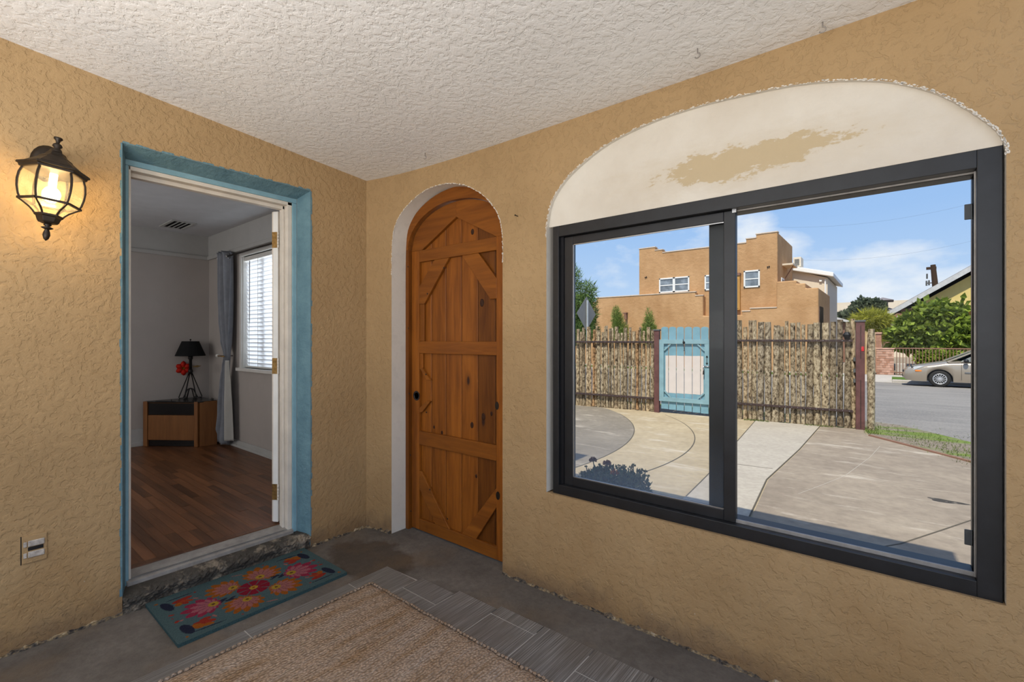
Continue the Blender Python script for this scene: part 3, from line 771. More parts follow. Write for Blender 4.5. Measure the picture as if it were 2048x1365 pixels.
    m = MB(); m.v = [Vector(p) for p in vs.tolist()]
    m.f = [[i * (nv + 1) + j, i * (nv + 1) + j + 1, (i + 1) * (nv + 1) + j + 1, (i + 1) * (nv + 1) + j][::-1] for i in range(nu) for j in range(nv)]; m.mi = [0] * len(m.f)
    t = m.build('printed_pile', 'coir_print', o)
    a = t.data.color_attributes.new('print', 'FLOAT_COLOR', 'POINT')
    a.data.foreach_set('color', (np.concatenate([C.reshape(-1, 3), np.ones((C.shape[0] * C.shape[1], 1))], 1) * 0.84).astype(np.float32).ravel())
    MB().box((X0 + .001, Y0 + .001, 0.0005), (X1 - .001, Y1 - .001, Z - 0.0005)).build('backing', 'coir_edge', o)
# blob() passes tuples ('w', x, y) for the turned copy
doormat()

# ------------------------------------------------------------------ the wide sliding window
def big_window():
    YF, YS, YG = 0.130, 0.158, 0.205            # faces of the frame, the near sash and the far pane
    x0, x1, z0, z1 = 1.526, 3.205, 0.528, 1.960
    w = thing('window_1', (2.36, 0.2, z0), 'wide black aluminium sliding window looking onto the patio', 'window', kind='structure')
    def X(px, y): return at(px, 680, 'y', y).x
    def fr(name, a, b, mat='frame_black', bev=0.002, parent=w): return MB().box(a, b).build(name, mat, parent, bevel=bev)
    D = 0.275
    fr('frame_jamb', (x0, YF, z0), (x0 + 0.036, D, z1)); fr('frame_jamb', (x1 - 0.058, YF, z0), (x1, D, z1))
    fr('frame_head', (x0 + 0.036, YF, z1 - 0.062), (x1 - 0.058, D, z1)); fr('frame_sill', (x0 + 0.036, YF, z0), (x1 - 0.058, D, z0 + 0.052))
    fr('sill_track', (x0 + 0.036, YF + 0.035, z0 + 0.052), (x1 - 0.058, YF + 0.043, z0 + 0.066), 'alloy_dull', 0.0008)
    fr('channel', (x0 + 0.036, YS - 0.006, z0 + 0.052), (x0 + 0.054, YS + 0.02, z1 - 0.062), 'track_black', 0)
    # near sash, left half
    s0 = x0 + 0.054; s1 = X(1471, YS); sz0, sz1 = z0 + 0.052, z1 - 0.064
    sash = MB()
    gl0, gl1 = X(1145, YS), X(1447, YS)
    sash.box((s0, YS, sz0), (gl0, YS + 0.032, sz1)).box((gl1, YS, sz0), (s1, YS + 0.032, sz1))
    sash.box((gl0, YS, sz1 - 0.042), (gl1, YS + 0.032, sz1)).box((gl0, YS, sz0), (gl1, YS + 0.032, sz0 + 0.045))
    so = sash.build('sliding_sash', 'frame_black', w, bevel=0.0025)
    MB().box((gl0, YS + 0.012, sz0 + 0.045), (gl1, YS + 0.016, sz1 - 0.042)).build('pane', 'glass_dusty', so)
    bead = MB()
    for z in (sz1 - 0.046, sz0 + 0.045): bead.box((gl0, YS + 0.004, z), (gl1, YS + 0.011, z + 0.004))
    bead.box((gl0, YS + 0.004, sz0 + 0.045), (gl0 + 0.004, YS + 0.011, sz1 - 0.042))
    bead.build('glazing_bead', 'alloy', so)
    # fixed far light, right half
    f0, f1 = X(1418, YG), x1 - 0.058
    g0, g1 = X(1440, YG), at(1953, 680, 'y', YG).x
    zt = at(1700, 388.5, 'y', YG).z; zb = at(1700, 1094, 'y', YG).z
    fx = MB()
    fx.box((f0, YG, z0 + 0.05), (g0 + 0.02, YG + 0.03, z1 - 0.06)).box((g1, YG, z0 + 0.05), (f1, YG + 0.03, z1 - 0.06))
    fx.box((g0 + 0.02, YG, zt), (g1, YG + 0.03, z1 - 0.06)).box((g0 + 0.02, YG, z0 + 0.05), (g1, YG + 0.03, zb))
    fo = fx.build('fixed_sash', 'frame_black', w, bevel=0.0025)
    MB().box((g0 + 0.02, YG + 0.012, zb), (g1, YG + 0.016, zt)).build('pane', 'glass', fo)
    ln = MB(); ln.box((f1 - 0.004, YG - 0.05, z0 + 0.055), (f1 + 0.001, YG - 0.046, z1 - 0.066)); ln.box((s1 + 0.002, YF + 0.045, z1 - 0.067), (f1, YF + 0.049, z1 - 0.0615))
    ln.build('seal_strip', 'alloy_dull', w)
    MB().box((gl1 - 0.002, YS + 0.033, sz1 - 0.16), (g0 + 0.03, YG - 0.001, sz1 - 0.042)).build('stop_block', 'clip_grey', w)
    MB().box((s1 - 0.012, YS - 0.006, sz1 - 0.012), (s1 + 0.004, YS + 0.0, sz1 + 0.020)).build('corner_clip', 'alloy', w)
    for py in (423, 1077):
        p = at(1942, py, 'y', YG + 0.03); MB().box((p.x - 0.016, YG + 0.030, p.z - 0.026), (p.x + 0.03, YG + 0.036, p.z + 0.026)).build('screen_clip', 'clip_grey', w, bevel=0.002)
big_window()

# ------------------------------------------------------------------ arched plank door
def arched_door():
    YL, YP, YJ = 0.190, 0.212, 0.166
    d = thing('door_2', (0.72, YL, 0), 'arched knotty pine plank door with braced frame', 'door', kind='structure')
    xl, xr, zs = 0.272, 1.182, 1.985; xc = (xl + xr) / 2; hw = (xr - xl) / 2; rise = 0.272
    def arch(x, dz=0.0, k=1.0):
        u = max(-1, min(1, (x - xc) / (hw * k))); return zs + (rise + dz) * math.sqrt(max(0, 1 - u * u))
    # jamb and its arch
    j = MB(); j.box((0.205, YJ, 0.0), (xl - 0.006, YJ + 0.10, 1.99)); j.box((xr + 0.006, YJ, 0.0), (xr + 0.06, YJ + 0.10, 1.99))
    j.build('jamb', 'pine', d, bevel=0.002)
    a = MB(); n = 28
    for i in range(n):
        t0, t1 = math.pi * (1 - i / n), math.pi * (1 - (i + 1) / n)
        def P(t, ro): return (xc + (hw + ro) * math.cos(t), 0, zs + (rise + ro * 1.15) * math.sin(t))
        g0, g1 = [0.003 + 0.011 * max(0, -math.cos(t)) ** 0.6 for t in (t0, t1)]; q = [P(t0, g0), P(t1, g1), P(t1, 0.075), P(t0, 0.075)]
        a.prism([(p[0], YJ, p[2]) for p in q], (0, 0.10, 0))
    a.build('arch_casing', 'pine_rail', d)
    # planks behind the frame: vertical boards with open V joints
    cols = [0.275, 0.459, 0.605, 0.752, 0.899, 1.046, 1.180]
    for k, (c0, c1) in enumerate(zip(cols, cols[1:])):
        g = 0.0022; m = MB(); xs = [c0 + g + (c1 - c0 - 2 * g) * i / 5 for i in range(6)]
        poly = [(xs[0], YP, 0.02), (xs[-1], YP, 0.02)] + [(x, YP, arch(x) - 0.02) for x in xs[::-1]]
        m.prism(poly, (0, 0.03, 0)); m.build('plank', 'pine', d, bevel=0.005, seg=1)
    def py_poly(pts, y=YL): return [tuple(at(px, py, 'y', y)) for px, py in pts]
    def piece(name, pts, depth=0.022, mat='pine_rail', y=YL, bev=0.003):
        return MB().prism(py_poly(pts, y), (0, depth, 0)).build(name, mat, d, bevel=bev)
    def rectp(name, a0, a1, b0, b1, mat='pine_rail', y=YL, bev=0.003): return MB().box((a0, y, b0), (a1, YP - 0.0005, b1)).build(name, mat, d, bevel=bev)
    rectp('stile', xl, 0.353, 0.012, 1.978, 'pine'); rectp('stile', 1.072, xr, 0.012, 1.978, 'pine')
    rectp('rail', 0.353, 1.072, 1.896, 1.978); rectp('rail', 0.353, 1.072, 1.255, 1.339); rectp('rail', 0.353, 1.072, 0.612, 0.708); rectp('rail', 0.353, 1.072, 0.012, 0.090)
    Z8 = lambda x, y: (770 + x / 3.4115, 350 + y / 3.4125)
    Zb = lambda x, y: (770 + x / 3.25, 720 + y / 3.25)
    # arched head: two mitred pieces leaving a pointed field of planks
    pk = at(*Z8(485, 287), 'y', YL); eL = 0.353; eR = 1.072; zb = 1.978
    xm = pk.x
    left = [(xl + 0.001, zb), (eL + 0.03, zb), (xm, pk.z)] + [(x, arch(x)) for x in [xm - (xm - xl) * i / 14 for i in range(15)]]
    MB().prism([(x, YL, max(z, zb)) for x, z in left], (0, 0.022, 0)).build('arch_head', 'pine_rail', d, bevel=0.002)
    right = [(xr - 0.001, zb), (eR + 0.0, zb), (xm, pk.z)] + [(x, arch(x)) for x in [xm + (xr - xm) * i / 14 for i in range(15)]]
    MB().prism([(x, YL, max(z, zb)) for x, z in right], (0, 0.022, 0)).build('arch_head', 'pine_rail', d, bevel=0.002)
    bL = [(0.353, 1.725), (0.353, 1.600), (0.405, 1.600), (0.655, 1.896), (0.51, 1.896)]
    bR = [(1.072, 1.725), (1.072, 1.600), (1.02, 1.600), (0.775, 1.896), (0.92, 1.896)]
    cL = [(0.353, 0.30), (0.353, 0.425), (0.375, 0.425), (0.66, 0.09), (0.52, 0.09)]
    cR = [(1.072, 0.33), (1.072, 0.45), (0.775, 0.09), (0.90, 0.09)]
    for P_ in (bL, bR, cL, cR):
        MB().prism([(x, YL + 0.002, z) for x, z in P_], (0, 0.020, 0)).build('brace', 'pine_rail', d, bevel=0.003)
    # strips and blocks left from the old lock panel
    rectp('lock_strip', 0.353, 0.400, 1.339, 1.600, 'pine', YL + 0.006); rectp('lock_strip', 0.353, 0.385, 1.150, 1.255, 'pine', YL + 0.006)
    MB().prism([(0.353, YL + 0.003, 1.150), (0.385, YL + 0.003, 1.150), (0.468, YL + 0.003, 1.072), (0.430, YL + 0.003, 1.072)], (0, 0.018, 0)).build('lock_block', 'pine_rail', d, bevel=0.002)
    MB().prism([(0.353, YL + 0.003, 0.835), (0.385, YL + 0.003, 0.845), (0.468, YL + 0.003, 0.925), (0.430, YL + 0.003, 0.925), (0.353, YL + 0.003, 0.870)], (0, 0.018, 0)).build('lock_block', 'pine_rail', d, bevel=0.002)
    # dark lock bore and screw holes
    p = at(833.5, 792, 'y', YL); m = MB()
    M = Matrix.Rotation(R(90), 3, 'X')
    m.lathe([(0.034, 0.0), (0.034, 0.0015), (0.026, 0.002), (0.022, -0.0)], 24, (p.x - 0.002, YL - 0.0005, p.z), M); m.build('lock_bore', 'smoked_black', d, smooth=False)
    s = MB()
    for px, py in [Z8(157, 627), Z8(160, 1047), Zb(157, 220), Zb(165, 620), Zb(168, 985)]:
        q = at(px, py, 'y', YJ); s.lathe([(0.005, 0), (0.005, 0.001)], 10, (q.x, YJ - 0.0002, q.z), M)
    for px, py in [Z8(400, 635), Z8(288, 812), Zb(290, 845), Zb(405, 1035), Zb(265, 95), Zb(268, 342)]:
        q = at(px, py, 'y', YL); s.lathe([(0.006, 0), (0.006, 0.001)], 10, (q.x, YL + 0.0018, q.z), M)
    s.build('screw_holes', 'metal_black', d)['kind'] = 'stuff'
    for px, py, kr in [(964, 606, .021), (944, 851, .017), (967, 834, .019), (952.5, 953, .011), (945, 464, .016), (983, 828, .012), (884, 866, .012), (868, 855, .010)]:
        q = at(px, py, 'y', YP); MB().lathe([(kr, 0), (kr * .8, 0.0006), (kr * .3, 0.0008)], 14, (q.x, YP - 0.0003, q.z), M @ Matrix.Diagonal((0.85, 1.2, 1))).build('knot', 'knot_dark', d, smooth=True)
    for px, py in [(1000 - 6, 812), (996, 992)]:
        q = at(px, py, 'y', YL); MB().lathe([(0.022, 0), (0.022, 0.0012)], 14, (min(q.x, 1.10), YL - 0.0002, q.z), M @ Matrix.Diagonal((0.7, 1.15, 1))).build('knot', 'metal_bronze', d)
arched_door()

# ------------------------------------------------------------------ doorway into the house
FZ = 0.13
YI = 0.23; XI = -3.766; ZI = 2.646
def house_door():
    d = thing('door_1', (XR, -0.9, FZ), 'white painted entry door folded back inside a blue-edged doorway', 'door', kind='structure')
    bm = MB(); w = 0.030
    bm.box((XR, IY1 - w, 0.09), (XR - 0.03, IY1, IZ - w)).box((XR, IY0, 0.09), (XR - 0.03, IY0 + w * .5, IZ - w)).box((XR, IY0, IZ - w), (XR - 0.03, IY1, IZ))
    bm.build('brick_mould', 'paint_blue_wood', d, bevel=0.004)
    y1 = IY1 - w; y0 = IY0 + w * .5; z1 = IZ - w
    jm = MB(); t = 0.030
    jm.box((XR - 0.005, y1 - t, 0.10), (XB + 0.02, y1, z1)).box((XR - 0.005, y0, 0.10), (XB + 0.02, y0 + 0.010, z1)).box((XR - 0.005, y0, z1 - 0.022), (XB + 0.02, y1, z1))
    jo = jm.build('jamb', 'paint_cream', d, bevel=0.003)
    st = MB(); st.box((XR - 0.045, y1 - t - 0.014, 0.11), (XR - 0.085, y1 - t, z1 - 0.022)).box((XR - 0.045, y0 + 0.01, z1 - 0.045), (XR - 0.085, y1 - t, z1 - 0.022))
    st.build('stop', 'paint_cream', d, bevel=0.003)
    # leaf, swung right back against the room wall
    ca = Vector((-0.205, y1 - t - 0.012, 0)); dv = Vector((-0.56, 0.83, 0)).normalized(); nv = Vector((-dv.y, dv.x, 0))
    zt, zb = 2.195, 0.150
    L_ = 0.78; T = 0.045; base = ca
    def leafbox(a, b, c, e, f, g): # along a..b, across c..e, z f..g
        P = [base + dv * a + nv * c, base + dv * b + nv * c, base + dv * b + nv * e, base + dv * a + nv * e]
        return [(p.x, p.y, f) for p in P], (0, 0, g - f)
    lf = MB(); lf.prism(*leafbox(0, L_, -T * 0, T, zb, zt)); lo = lf.build('leaf', 'paint_cream', d, bevel=0.002)
    kb = MB(); c = base + dv * (L_ - 0.07) + nv * -0.05; kb.ball((c.x, c.y, 1.05), 0.028, 12, 8); kb.build('knob', 'brass_old', lo, smooth=True)
    # the edge turned to the porch, in two painted strips, with three hinges
    ed = MB(); e0 = base + dv * -0.004
    ed.prism([tuple(e0 + nv * 0.001 + Vector((0, 0, zb))), tuple(e0 + nv * 0.033 + Vector((0, 0, zb))), tuple(e0 + dv * 0.006 + nv * 0.033 + Vector((0, 0, zb))), tuple(e0 + dv * 0.006 + nv * 0.001 + Vector((0, 0, zb)))], (0, 0, zt - zb))
    ed.build('edge', 'paint_white', lo)
    for py in (478, 733, 988):
        z = at(548, py, 'x', -0.19).z
        h = MB(); P = [e0 + dv * -0.0025 + nv * 0.006, e0 + dv * -0.0025 + nv * 0.040, e0 + nv * 0.040, e0 + nv * 0.006]
        h.prism([(p.x, p.y, z - 0.052) for p in P], (0, 0, 0.104)); ho = h.build('hinge', 'brass_old', d)
        k = MB(); q = e0 + nv * -0.004 + dv * -0.006
        for i in range(5): k.tube([(q.x, q.y, z - 0.052 + i * 0.021), (q.x, q.y, z - 0.034 + i * 0.021)], 0.0065, 8)
        k.build('knuckle', 'paint_cream', ho)
    # metal threshold
    th = MB(); th.prism([(-0.085, y0 - 0.01, 0.088), (-0.085, y0 - 0.01, 0.110), (-0.10, y0 - 0.01, 0.116), (-0.175, y0 - 0.01, 0.130), (-0.20, y0 - 0.01, 0.132), (-0.20, y0 - 0.01, 0.088)], (0, y1 - y0 + 0.01, 0))
    th.build('threshold', 'alloy_dull', d, bevel=0.001)
    g = MB()
    for x in (-0.104, -0.114): g.bar((x, y0, 0.1185 + (-0.104 - x) * .15), (x, y1 - t, 0.1185 + (-0.104 - x) * .15), 0.003, 0.003)
    g.build('threshold_rib', 'alloy', d)
    wd = MB().box((-0.20, y0, 0.10), (XB - 0.01, y1 - t, 0.137)); wd.build('wood_saddle', 'oak_floor', d, bevel=0.003)
house_door()

def step():
    """broken concrete step below the doorway"""
    rr = random.Random(9); m = MB(); nu, nv = 90, 10
    ya, yb = DY0 - 0.0, DY1 - 0.004
    prof = [(-0.22, 0.098), (-0.085, 0.092), (-0.03, 0.086), (0.004, 0.080), (0.018, 0.066), (0.012, 0.045), (0.000, 0.030), (0.008, 0.014), (0.014, 0.0), (0.014, -0.03)]
    def fn(u, v):
        k = v * (len(prof) - 1); i = min(int(k), len(prof) - 2); t = k - i
        x = prof[i][0] + (prof[i + 1][0] - prof[i][0]) * t; z = prof[i][1] + (prof[i + 1][1] - prof[i][1]) * t
        if 2 < k < 8.5: x += rr.uniform(-0.007, 0.005) + 0.006 * math.sin(u * 23); z += rr.uniform(-0.004, 0.004)
        return (x, ya + (yb - ya) * u, z)
    m.grid(fn, nu, len(prof) * 2); m.f = [f[::-1] for f in m.f]
    o = m.build('door_step', 'concrete_step'); recenter(o, (0, -0.9, 0)); struct(o, 'dark crumbling concrete step under the blue-edged doorway', 'step')
step()

# ------------------------------------------------------------------ lantern on the left wall
def lantern():
    c = at(104, 380, 'x', 0.155); root = thing('wall_lantern', (0.0, c.y, 1.99), 'lit bronze hexagonal wall lantern beside the blue-edged doorway', 'lamp')
    T = Matrix.Translation(Vector((0.155, c.y, 1.99))) @ Matrix.Rotation(R(-5.0), 4, 'X') @ Matrix.Rotation(R(27), 4, 'Z')
    def tf(m): m.v = [T @ p for p in m.v]; return m
    H = 6
    roof = MB().lathe([(0.012, 0.168), (0.030, 0.158), (0.036, 0.146), (0.052, 0.135), (0.056, 0.128), (0.092, 0.100), (0.096, 0.094), (0.098, 0.092), (0.114, 0.090), (0.116, 0.082), (0.108, 0.078), (0.106, 0.070), (0.100, 0.068)][::-1], H)
    tf(roof).build('roof', 'metal_bronze', root, bevel=0.0015)
    fin = MB().lathe([(0.0005, 0.232), (0.014, 0.228), (0.015, 0.222), (0.008, 0.214), (0.006, 0.204), (0.014, 0.198), (0.017, 0.190), (0.010, 0.182), (0.016, 0.174), (0.018, 0.166), (0.018, 0.155)][::-1], 14)
    tf(fin).build('finial', 'metal_bronze', root, smooth=True)
    gp = [(0.093, 0.070), (0.101, 0.045), (0.104, 0.015), (0.102, -0.015), (0.096, -0.045), (0.090, -0.060)]
    def rib(prof, a, w=0.007):
        m = MB(); pts = [Vector((r * math.cos(a), r * math.sin(a), z)) for r, z in prof]; m.tube(pts, w / 2 * 1.3, 6); return m
    for k in range(H):
        a0, a1 = 2 * math.pi * k / H, 2 * math.pi * (k + 1) / H
        tf(rib(gp, a0)).build('post', 'metal_bronze', root)
        g = MB(); vs = []; fs = []
        for r, z in gp:
            vs += [(r * 0.985 * math.cos(a0), r * 0.985 * math.sin(a0), z), (r * 0.985 * math.cos(a1), r * 0.985 * math.sin(a1), z)]
        for i in range(len(gp) - 1): fs.append((2 * i, 2 * i + 1, 2 * i + 3, 2 * i + 2))
        tf(g.add(vs, fs)).build('glass_panel', 'lantern_glass', root, smooth=True)
        low = [(0.094, -0.064), (0.080, -0.074), (0.060, -0.090), (0.048, -0.104), (0.044, -0.112)]
        tf(rib(low, a0, 0.006)).build('basket_arm', 'metal_bronze', root)
        g2 = MB(); vs = []
        for r, z in low: vs += [(r * 0.96 * math.cos(a0), r * 0.96 * math.sin(a0), z), (r * 0.96 * math.cos(a1), r * 0.96 * math.sin(a1), z)]
        tf(g2.add(vs, [(2 * i, 2 * i + 1, 2 * i + 3, 2 * i + 2) for i in range(len(low) - 1)])).build('glass_panel', 'lantern_glass', root, smooth=True)
    band = MB()
    for k in range(H):
        a0, a1 = 2 * math.pi * k / H, 2 * math.pi * (k + 1) / H
        band.bar((0.096 * math.cos(a0), 0.096 * math.sin(a0), -0.062), (0.096 * math.cos(a1), 0.096 * math.sin(a1), -0.062), 0.010, 0.008)
    tf(band).build('band', 'metal_bronze', root)
    cup = MB().lathe([(0.046, -0.110), (0.046, -0.118), (0.040, -0.122), (0.034, -0.140), (0.030, -0.146), (0.016, -0.150)][::-1], H)
    tf(cup).build('cup', 'metal_bronze', root, bevel=0.001)
    drop = MB().lathe([(0.012, -0.148), (0.013, -0.156), (0.007, -0.160), (0.020, -0.166), (0.016, -0.170), (0.007, -0.174), (0.011, -0.186), (0.0125, -0.198), (0.008, -0.214), (0.0005, -0.222)][::-1], 14)
    tf(drop).build('drop_finial', 'metal_bronze', root, smooth=True)
    b = MB().ball((0, 0, -0.022), 0.030, 14, 10, (1, 1, 1.15)); b.lathe([(0.013, 0.012), (0.013, 0.07)], 12); tf(b).build('bulb', 'bulb_lit', root, smooth=True)
    wp = at(74, 300, 'x', 0.0); M = Matrix.Rotation(R(90), 3, 'Y')
    pl = MB().lathe([(0.066, 0.0), (0.066, 0.008), (0.056, 0.016), (0.050, 0.022), (0.020, 0.026)], 22, (0.0, c.y + 0.005, 2.135), M @ Matrix.Diagonal((1.25, 0.9, 1))); pl.build('wall_plate', 'metal_bronze', root, smooth=True)
    ar = MB(); pts = []
    for k in range(13):
        t = k / 12; pts.append((0.018 + 0.125 * t, c.y + 0.005 + 0.008 * t, 2.12 + 0.055 * math.sin(math.pi * (0.15 + 0.75 * t))))
    ar.tube(pts, 0.011, 10); ar.build('arm', 'metal_bronze', root, smooth=True)
    lp = T @ Vector((0, 0, -0.022)); l = lamp('lantern_light', 'POINT', lp, None, 9.0, (1.0, 0.70, 0.34), 0.045); l.parent = root; l.location = lp - wpos(root)
lantern()

def outlet():
    o = thing('wall_outlet', (0, -1.677, 0.432), 'old outlet plate painted over tan low on the left wall', 'outlet')
    y0, y1, z0, z1 = -1.718, -1.640, 0.374, 0.493
    MB().box((0, y0, z0), (0.007, y1, z1)).build('plate', 'stucco_tan', o, bevel=0.002)
    for zc_ in (0.458, 0.410):
        MB().box((0.006, y0 + 0.018, zc_ - 0.013), (0.013, y1 - 0.008, zc_ + 0.013)).build('socket_face', 'paint_worn', o, bevel=0.005)
        MB().box((0.006, y0 + 0.004, zc_ - 0.012), (0.011, y0 + 0.015, zc_ + 0.010)).build('cover_hinge', 'paint_worn', o, bevel=0.002)
    MB().box((0.0065, y0 + 0.018, 0.4275), (0.009, y1 - 0.012, 0.4425)).build('slot', 'metal_black', o)
    MB().box((-0.001, y0 - 0.004, z0 - 0.004), (0.0012, y0 - 0.001, z1 + 0.001)).build('shadow_strip', 'metal_black', o)  # black strip standing in for the shadow along the plate edge
outlet()

def hook(px, py, label):
    d = FWD + RGT * ((px - CXP) / FPX) + Vector((0, 0, (HYP - py) / FPX)); t = (2.495 - 0.077 * CAM.y - CAM.z) / (d.z + 0.077 * d.y); p = CAM + d * t
    m = MB(); m.tube([p + Vector((0, 0, 0.004)), p + Vector((0, 0, -0.018))] + [p + Vector((0.010 * math.sin(a), 0, -0.028 + 0.010 * math.cos(a))) for a in [0.3 + 0.5 * k for k in range(9)]], 0.0022, 7)
    o = m.build('ceiling_hook', 'alloy_dull', smooth=True); recenter(o, p); tag(o, label, 'hook', 'hooks screwed into the porch ceiling')
hook(1395, 97, 'small screw hook in the ceiling above the window'); hook(850, 306, 'small screw hook in the ceiling above the arched door'); hook(1645, 44, 'stub of a hook by the ceiling edge at top right')
def nail():
    p = at(1036, 433, 'y', yw(1.3)); m = MB(); m.tube([p + Vector((0, 0.004, 0)), p + Vector((-0.004, -0.02, 0.003))], 0.0022, 7); m.tube([p + Vector((-0.004, -0.02, 0.003)), p + Vector((-0.0043, -0.022, 0.0033))], 0.0045, 8)
    o = m.build('nail', 'metal_black'); recenter(o, p); tag(o, 'dark nail in the wall between arched door and window', 'nail')
nail()

# ================================================================== THE ROOM BEHIND THE DOORWAY
def room():
    y_back = -3.4; zt = 2.381
    # outer shell of the house block round the room; the window hole is left open
    wx0, wx1, wz0, wz1 = -2.735, -1.62, 1.035, 2.285
    m = MB()
    for (a, b, c, d_) in ((XI - 0.25, wx0, -0.5, 4.0), (wx1, 0.05, -0.5, 4.0), (wx0, wx1, -0.5, wz0), (wx0, wx1, wz1, 4.0)):
        m.mat(0).box((a, YI + 0.0, c), (b, YI + 0.20, d_))
    m.v = [Vector((p.x, p.y, p.z)) for p in m.v]
    # the part next to the porch wall starts behind it
    o = m.build('wall_room_window', ['room_wall']); struct(o, 'grey wall of the inner room with the curtained window', 'wall')
    m = MB().box((XI - 0.25, y_back - 0.2, -0.5), (XI, YI, 4.0)); o2 = m.build('wall_room_far', 'room_wall'); struct(o2, 'grey far wall of the inner room behind the lamp', 'wall')
    m = MB().box((XI, y_back - 0.2, -0.5), (XB, y_back, 4.0)); struct(m.build('wall_room_back', 'room_wall'), 'grey wall of the inner room out of sight to the left', 'wall')
    m = MB().box((XI, y_back, ZI), (XB, YI, ZI + 0.2)); struct(m.build('ceiling_room', 'room_ceiling'), 'pale ceiling of the inner room with an air vent', 'ceiling')
    m = MB().box((XI - 0.25, y_back - 0.2, 2.98), (0.15, YI + 0.20, 4.0)); struct(m.build('roof_house', 'stucco_tan'), 'upper part of the house block above the inner room', 'roof')
    # frieze band and its moulding
    t = MB(); t.box((XI, y_back, zt), (XI + 0.012, YI, ZI)).box((XI, YI - 0.012, zt), (XB, YI, ZI)); struct(t.build('trim_1', 'room_cove'), 'paler frieze band round the top of the inner room', 'trim')
    t = MB(); t.box((XI, y_back, zt - 0.03), (XI + 0.03, YI, zt + 0.02)).box((XI, YI - 0.03, zt - 0.03), (XB, YI, zt + 0.02)); struct(t.build('trim_2', 'room_cove', bevel=0.012), 'picture rail moulding round the inner room', 'trim')
    b = MB(); b.box((XI, y_back, FZ), (XI + 0.016, -0.0, FZ + 0.20)); b.box((XI, y_back, FZ), (XI + 0.026, 0.0, FZ + 0.05)); struct(b.build('baseboard_left', 'room_cove', bevel=0.004), 'tall painted baseboard along the far room wall', 'baseboard')
    b = MB(); b.box((XI, YI - 0.018, FZ), (XB, YI, FZ + 0.075)); b.box((XI, YI - 0.034, FZ), (XB, YI, FZ + 0.028)); struct(b.build('baseboard_right', 'room_cove', bevel=0.005), 'painted baseboard under the inner room window', 'baseboard')
    # strip floor laid along x
    f = MB().box((XI, y_back, FZ - 0.12), (XB + 0.04, YI, FZ - 0.012)); fo = f.build('floor_room', 'joint_dark'); struct(fo, 'dark hardwood strip floor of the inner room', 'floor')
    rr = random.Random(21); w = 0.0575; y = YI - 0.02; base = {}
    while y > -1.75:
        x = XI + rr.uniform(-0.6, 0.0)
        while x < XB:
            L_ = rr.choice((0.5, 0.65, 0.8, 1.0, 1.25)); a, b_ = max(x, XI), min(x + L_, XB + 0.035)
            if b_ - a > 0.06: MB().box((a + 0.0006, y - w + 0.0006, FZ - 0.014), (b_ - 0.0006, y - 0.0006, FZ + rr.uniform(-0.0006, 0.0006))).build('floorboard', 'oak_floor', fo)
            x += L_
        y -= w
    MB().box((XI, y_back, FZ - 0.014), (XB, y, FZ)).build('floorboards_out_of_sight', 'oak_floor', fo)
    # ceiling vent
    vx0, vx1, vy0, vy1 = -3.52, -3.06, -0.352, -0.118
    v = thing('ceiling_vent', ((vx0 + vx1) / 2, (vy0 + vy1) / 2, ZI), 'slatted air vent in the ceiling of the inner room', 'vent')
    MB().box((vx0 + .03, vy0 + .03, ZI - 0.003), (vx1 - .03, vy1 - .03, ZI)).build('opening', 'vent_dark', v)
    fr = MB(); e = 0.032
    fr.box((vx0, vy0, ZI - 0.012), (vx1, vy0 + e, ZI)).box((vx0, vy1 - e, ZI - 0.012), (vx1, vy1, ZI)).box((vx0, vy0 + e, ZI - 0.012), (vx0 + e, vy1 - e, ZI)).box((vx1 - e, vy0 + e, ZI - 0.012), (vx1, vy1 - e, ZI)); fr.build('frame', 'room_cove', v, bevel=0.003)
    for k in range(3):
        yy = vy0 + e + (vy1 - vy0 - 2 * e) * (k + 1) / 4; MB().bar((vx0 + e, yy, ZI - 0.008), (vx1 - e, yy, ZI - 0.008), 0.010, 0.005).build('louvre', 'room_cove', v)
    # window of the room
    w2 = thing('window_2', ((wx0 + wx1) / 2, YI, wz0), 'white framed window of the inner room behind the blinds', 'window', kind='structure')
    c = MB(); c.box((wx0 - 0.045, YI - 0.02, wz0 - 0.02), (wx0, YI + 0.1, wz1 + 0.05)).box((wx1, YI - 0.02, wz0 - 0.02), (wx1 + 0.09, YI + 0.1, wz1 + 0.05)).box((wx0, YI - 0.02, wz1), (wx1, YI + 0.1, wz1 + 0.05)); c.build('casing', 'paint_white', w2, bevel=0.003)
    MB().box((wx0 - .001, YI + 0.0, wz0), (wx0 + 0.012, YI + 0.13, wz1)).build('jamb_liner', 'paint_white', w2)
    MB().box((wx0 - 0.09, YI - 0.045, wz0 - 0.035), (wx1 + 0.1, YI + 0.16, wz0)).build('sill', 'paint_white', w2, bevel=0.004)
    s = MB(); yb = YI + 0.13
    s.box((wx0, yb, wz0), (wx0 + 0.05, yb + 0.04, wz1)).box((wx1 - 0.05, yb, wz0), (wx1, yb + 0.04, wz1)).box((wx0, yb, wz0), (wx1, yb + 0.04, wz0 + 0.05)).box((wx0, yb, wz1 - 0.05), (wx1, yb + 0.04, wz1)); s.build('sash', 'paint_white', w2)
    MB().box((-2.36, yb - 0.02, wz0 + 0.05), (-2.30, yb + 0.04, wz1 - 0.05)).build('mullion', 'track_black', w2)
    MB().box((wx0 + 0.05, yb + 0.018, wz0 + 0.05), (wx1 - 0.05, yb + 0.022, wz1 - 0.05)).build('pane', 'glass', w2)
    # venetian blind
    b = thing('venetian_blind', ((wx0 + wx1) / 2, YI + 0.05, wz1), 'white venetian blind hanging in the inner room window', 'blind')
    MB().box((wx0 + 0.005, YI + 0.015, wz1 - 0.05), (wx1 - 0.005, YI + 0.075, wz1 - 0.002)).build('head_rail', 'paint_white', b, bevel=0.004)
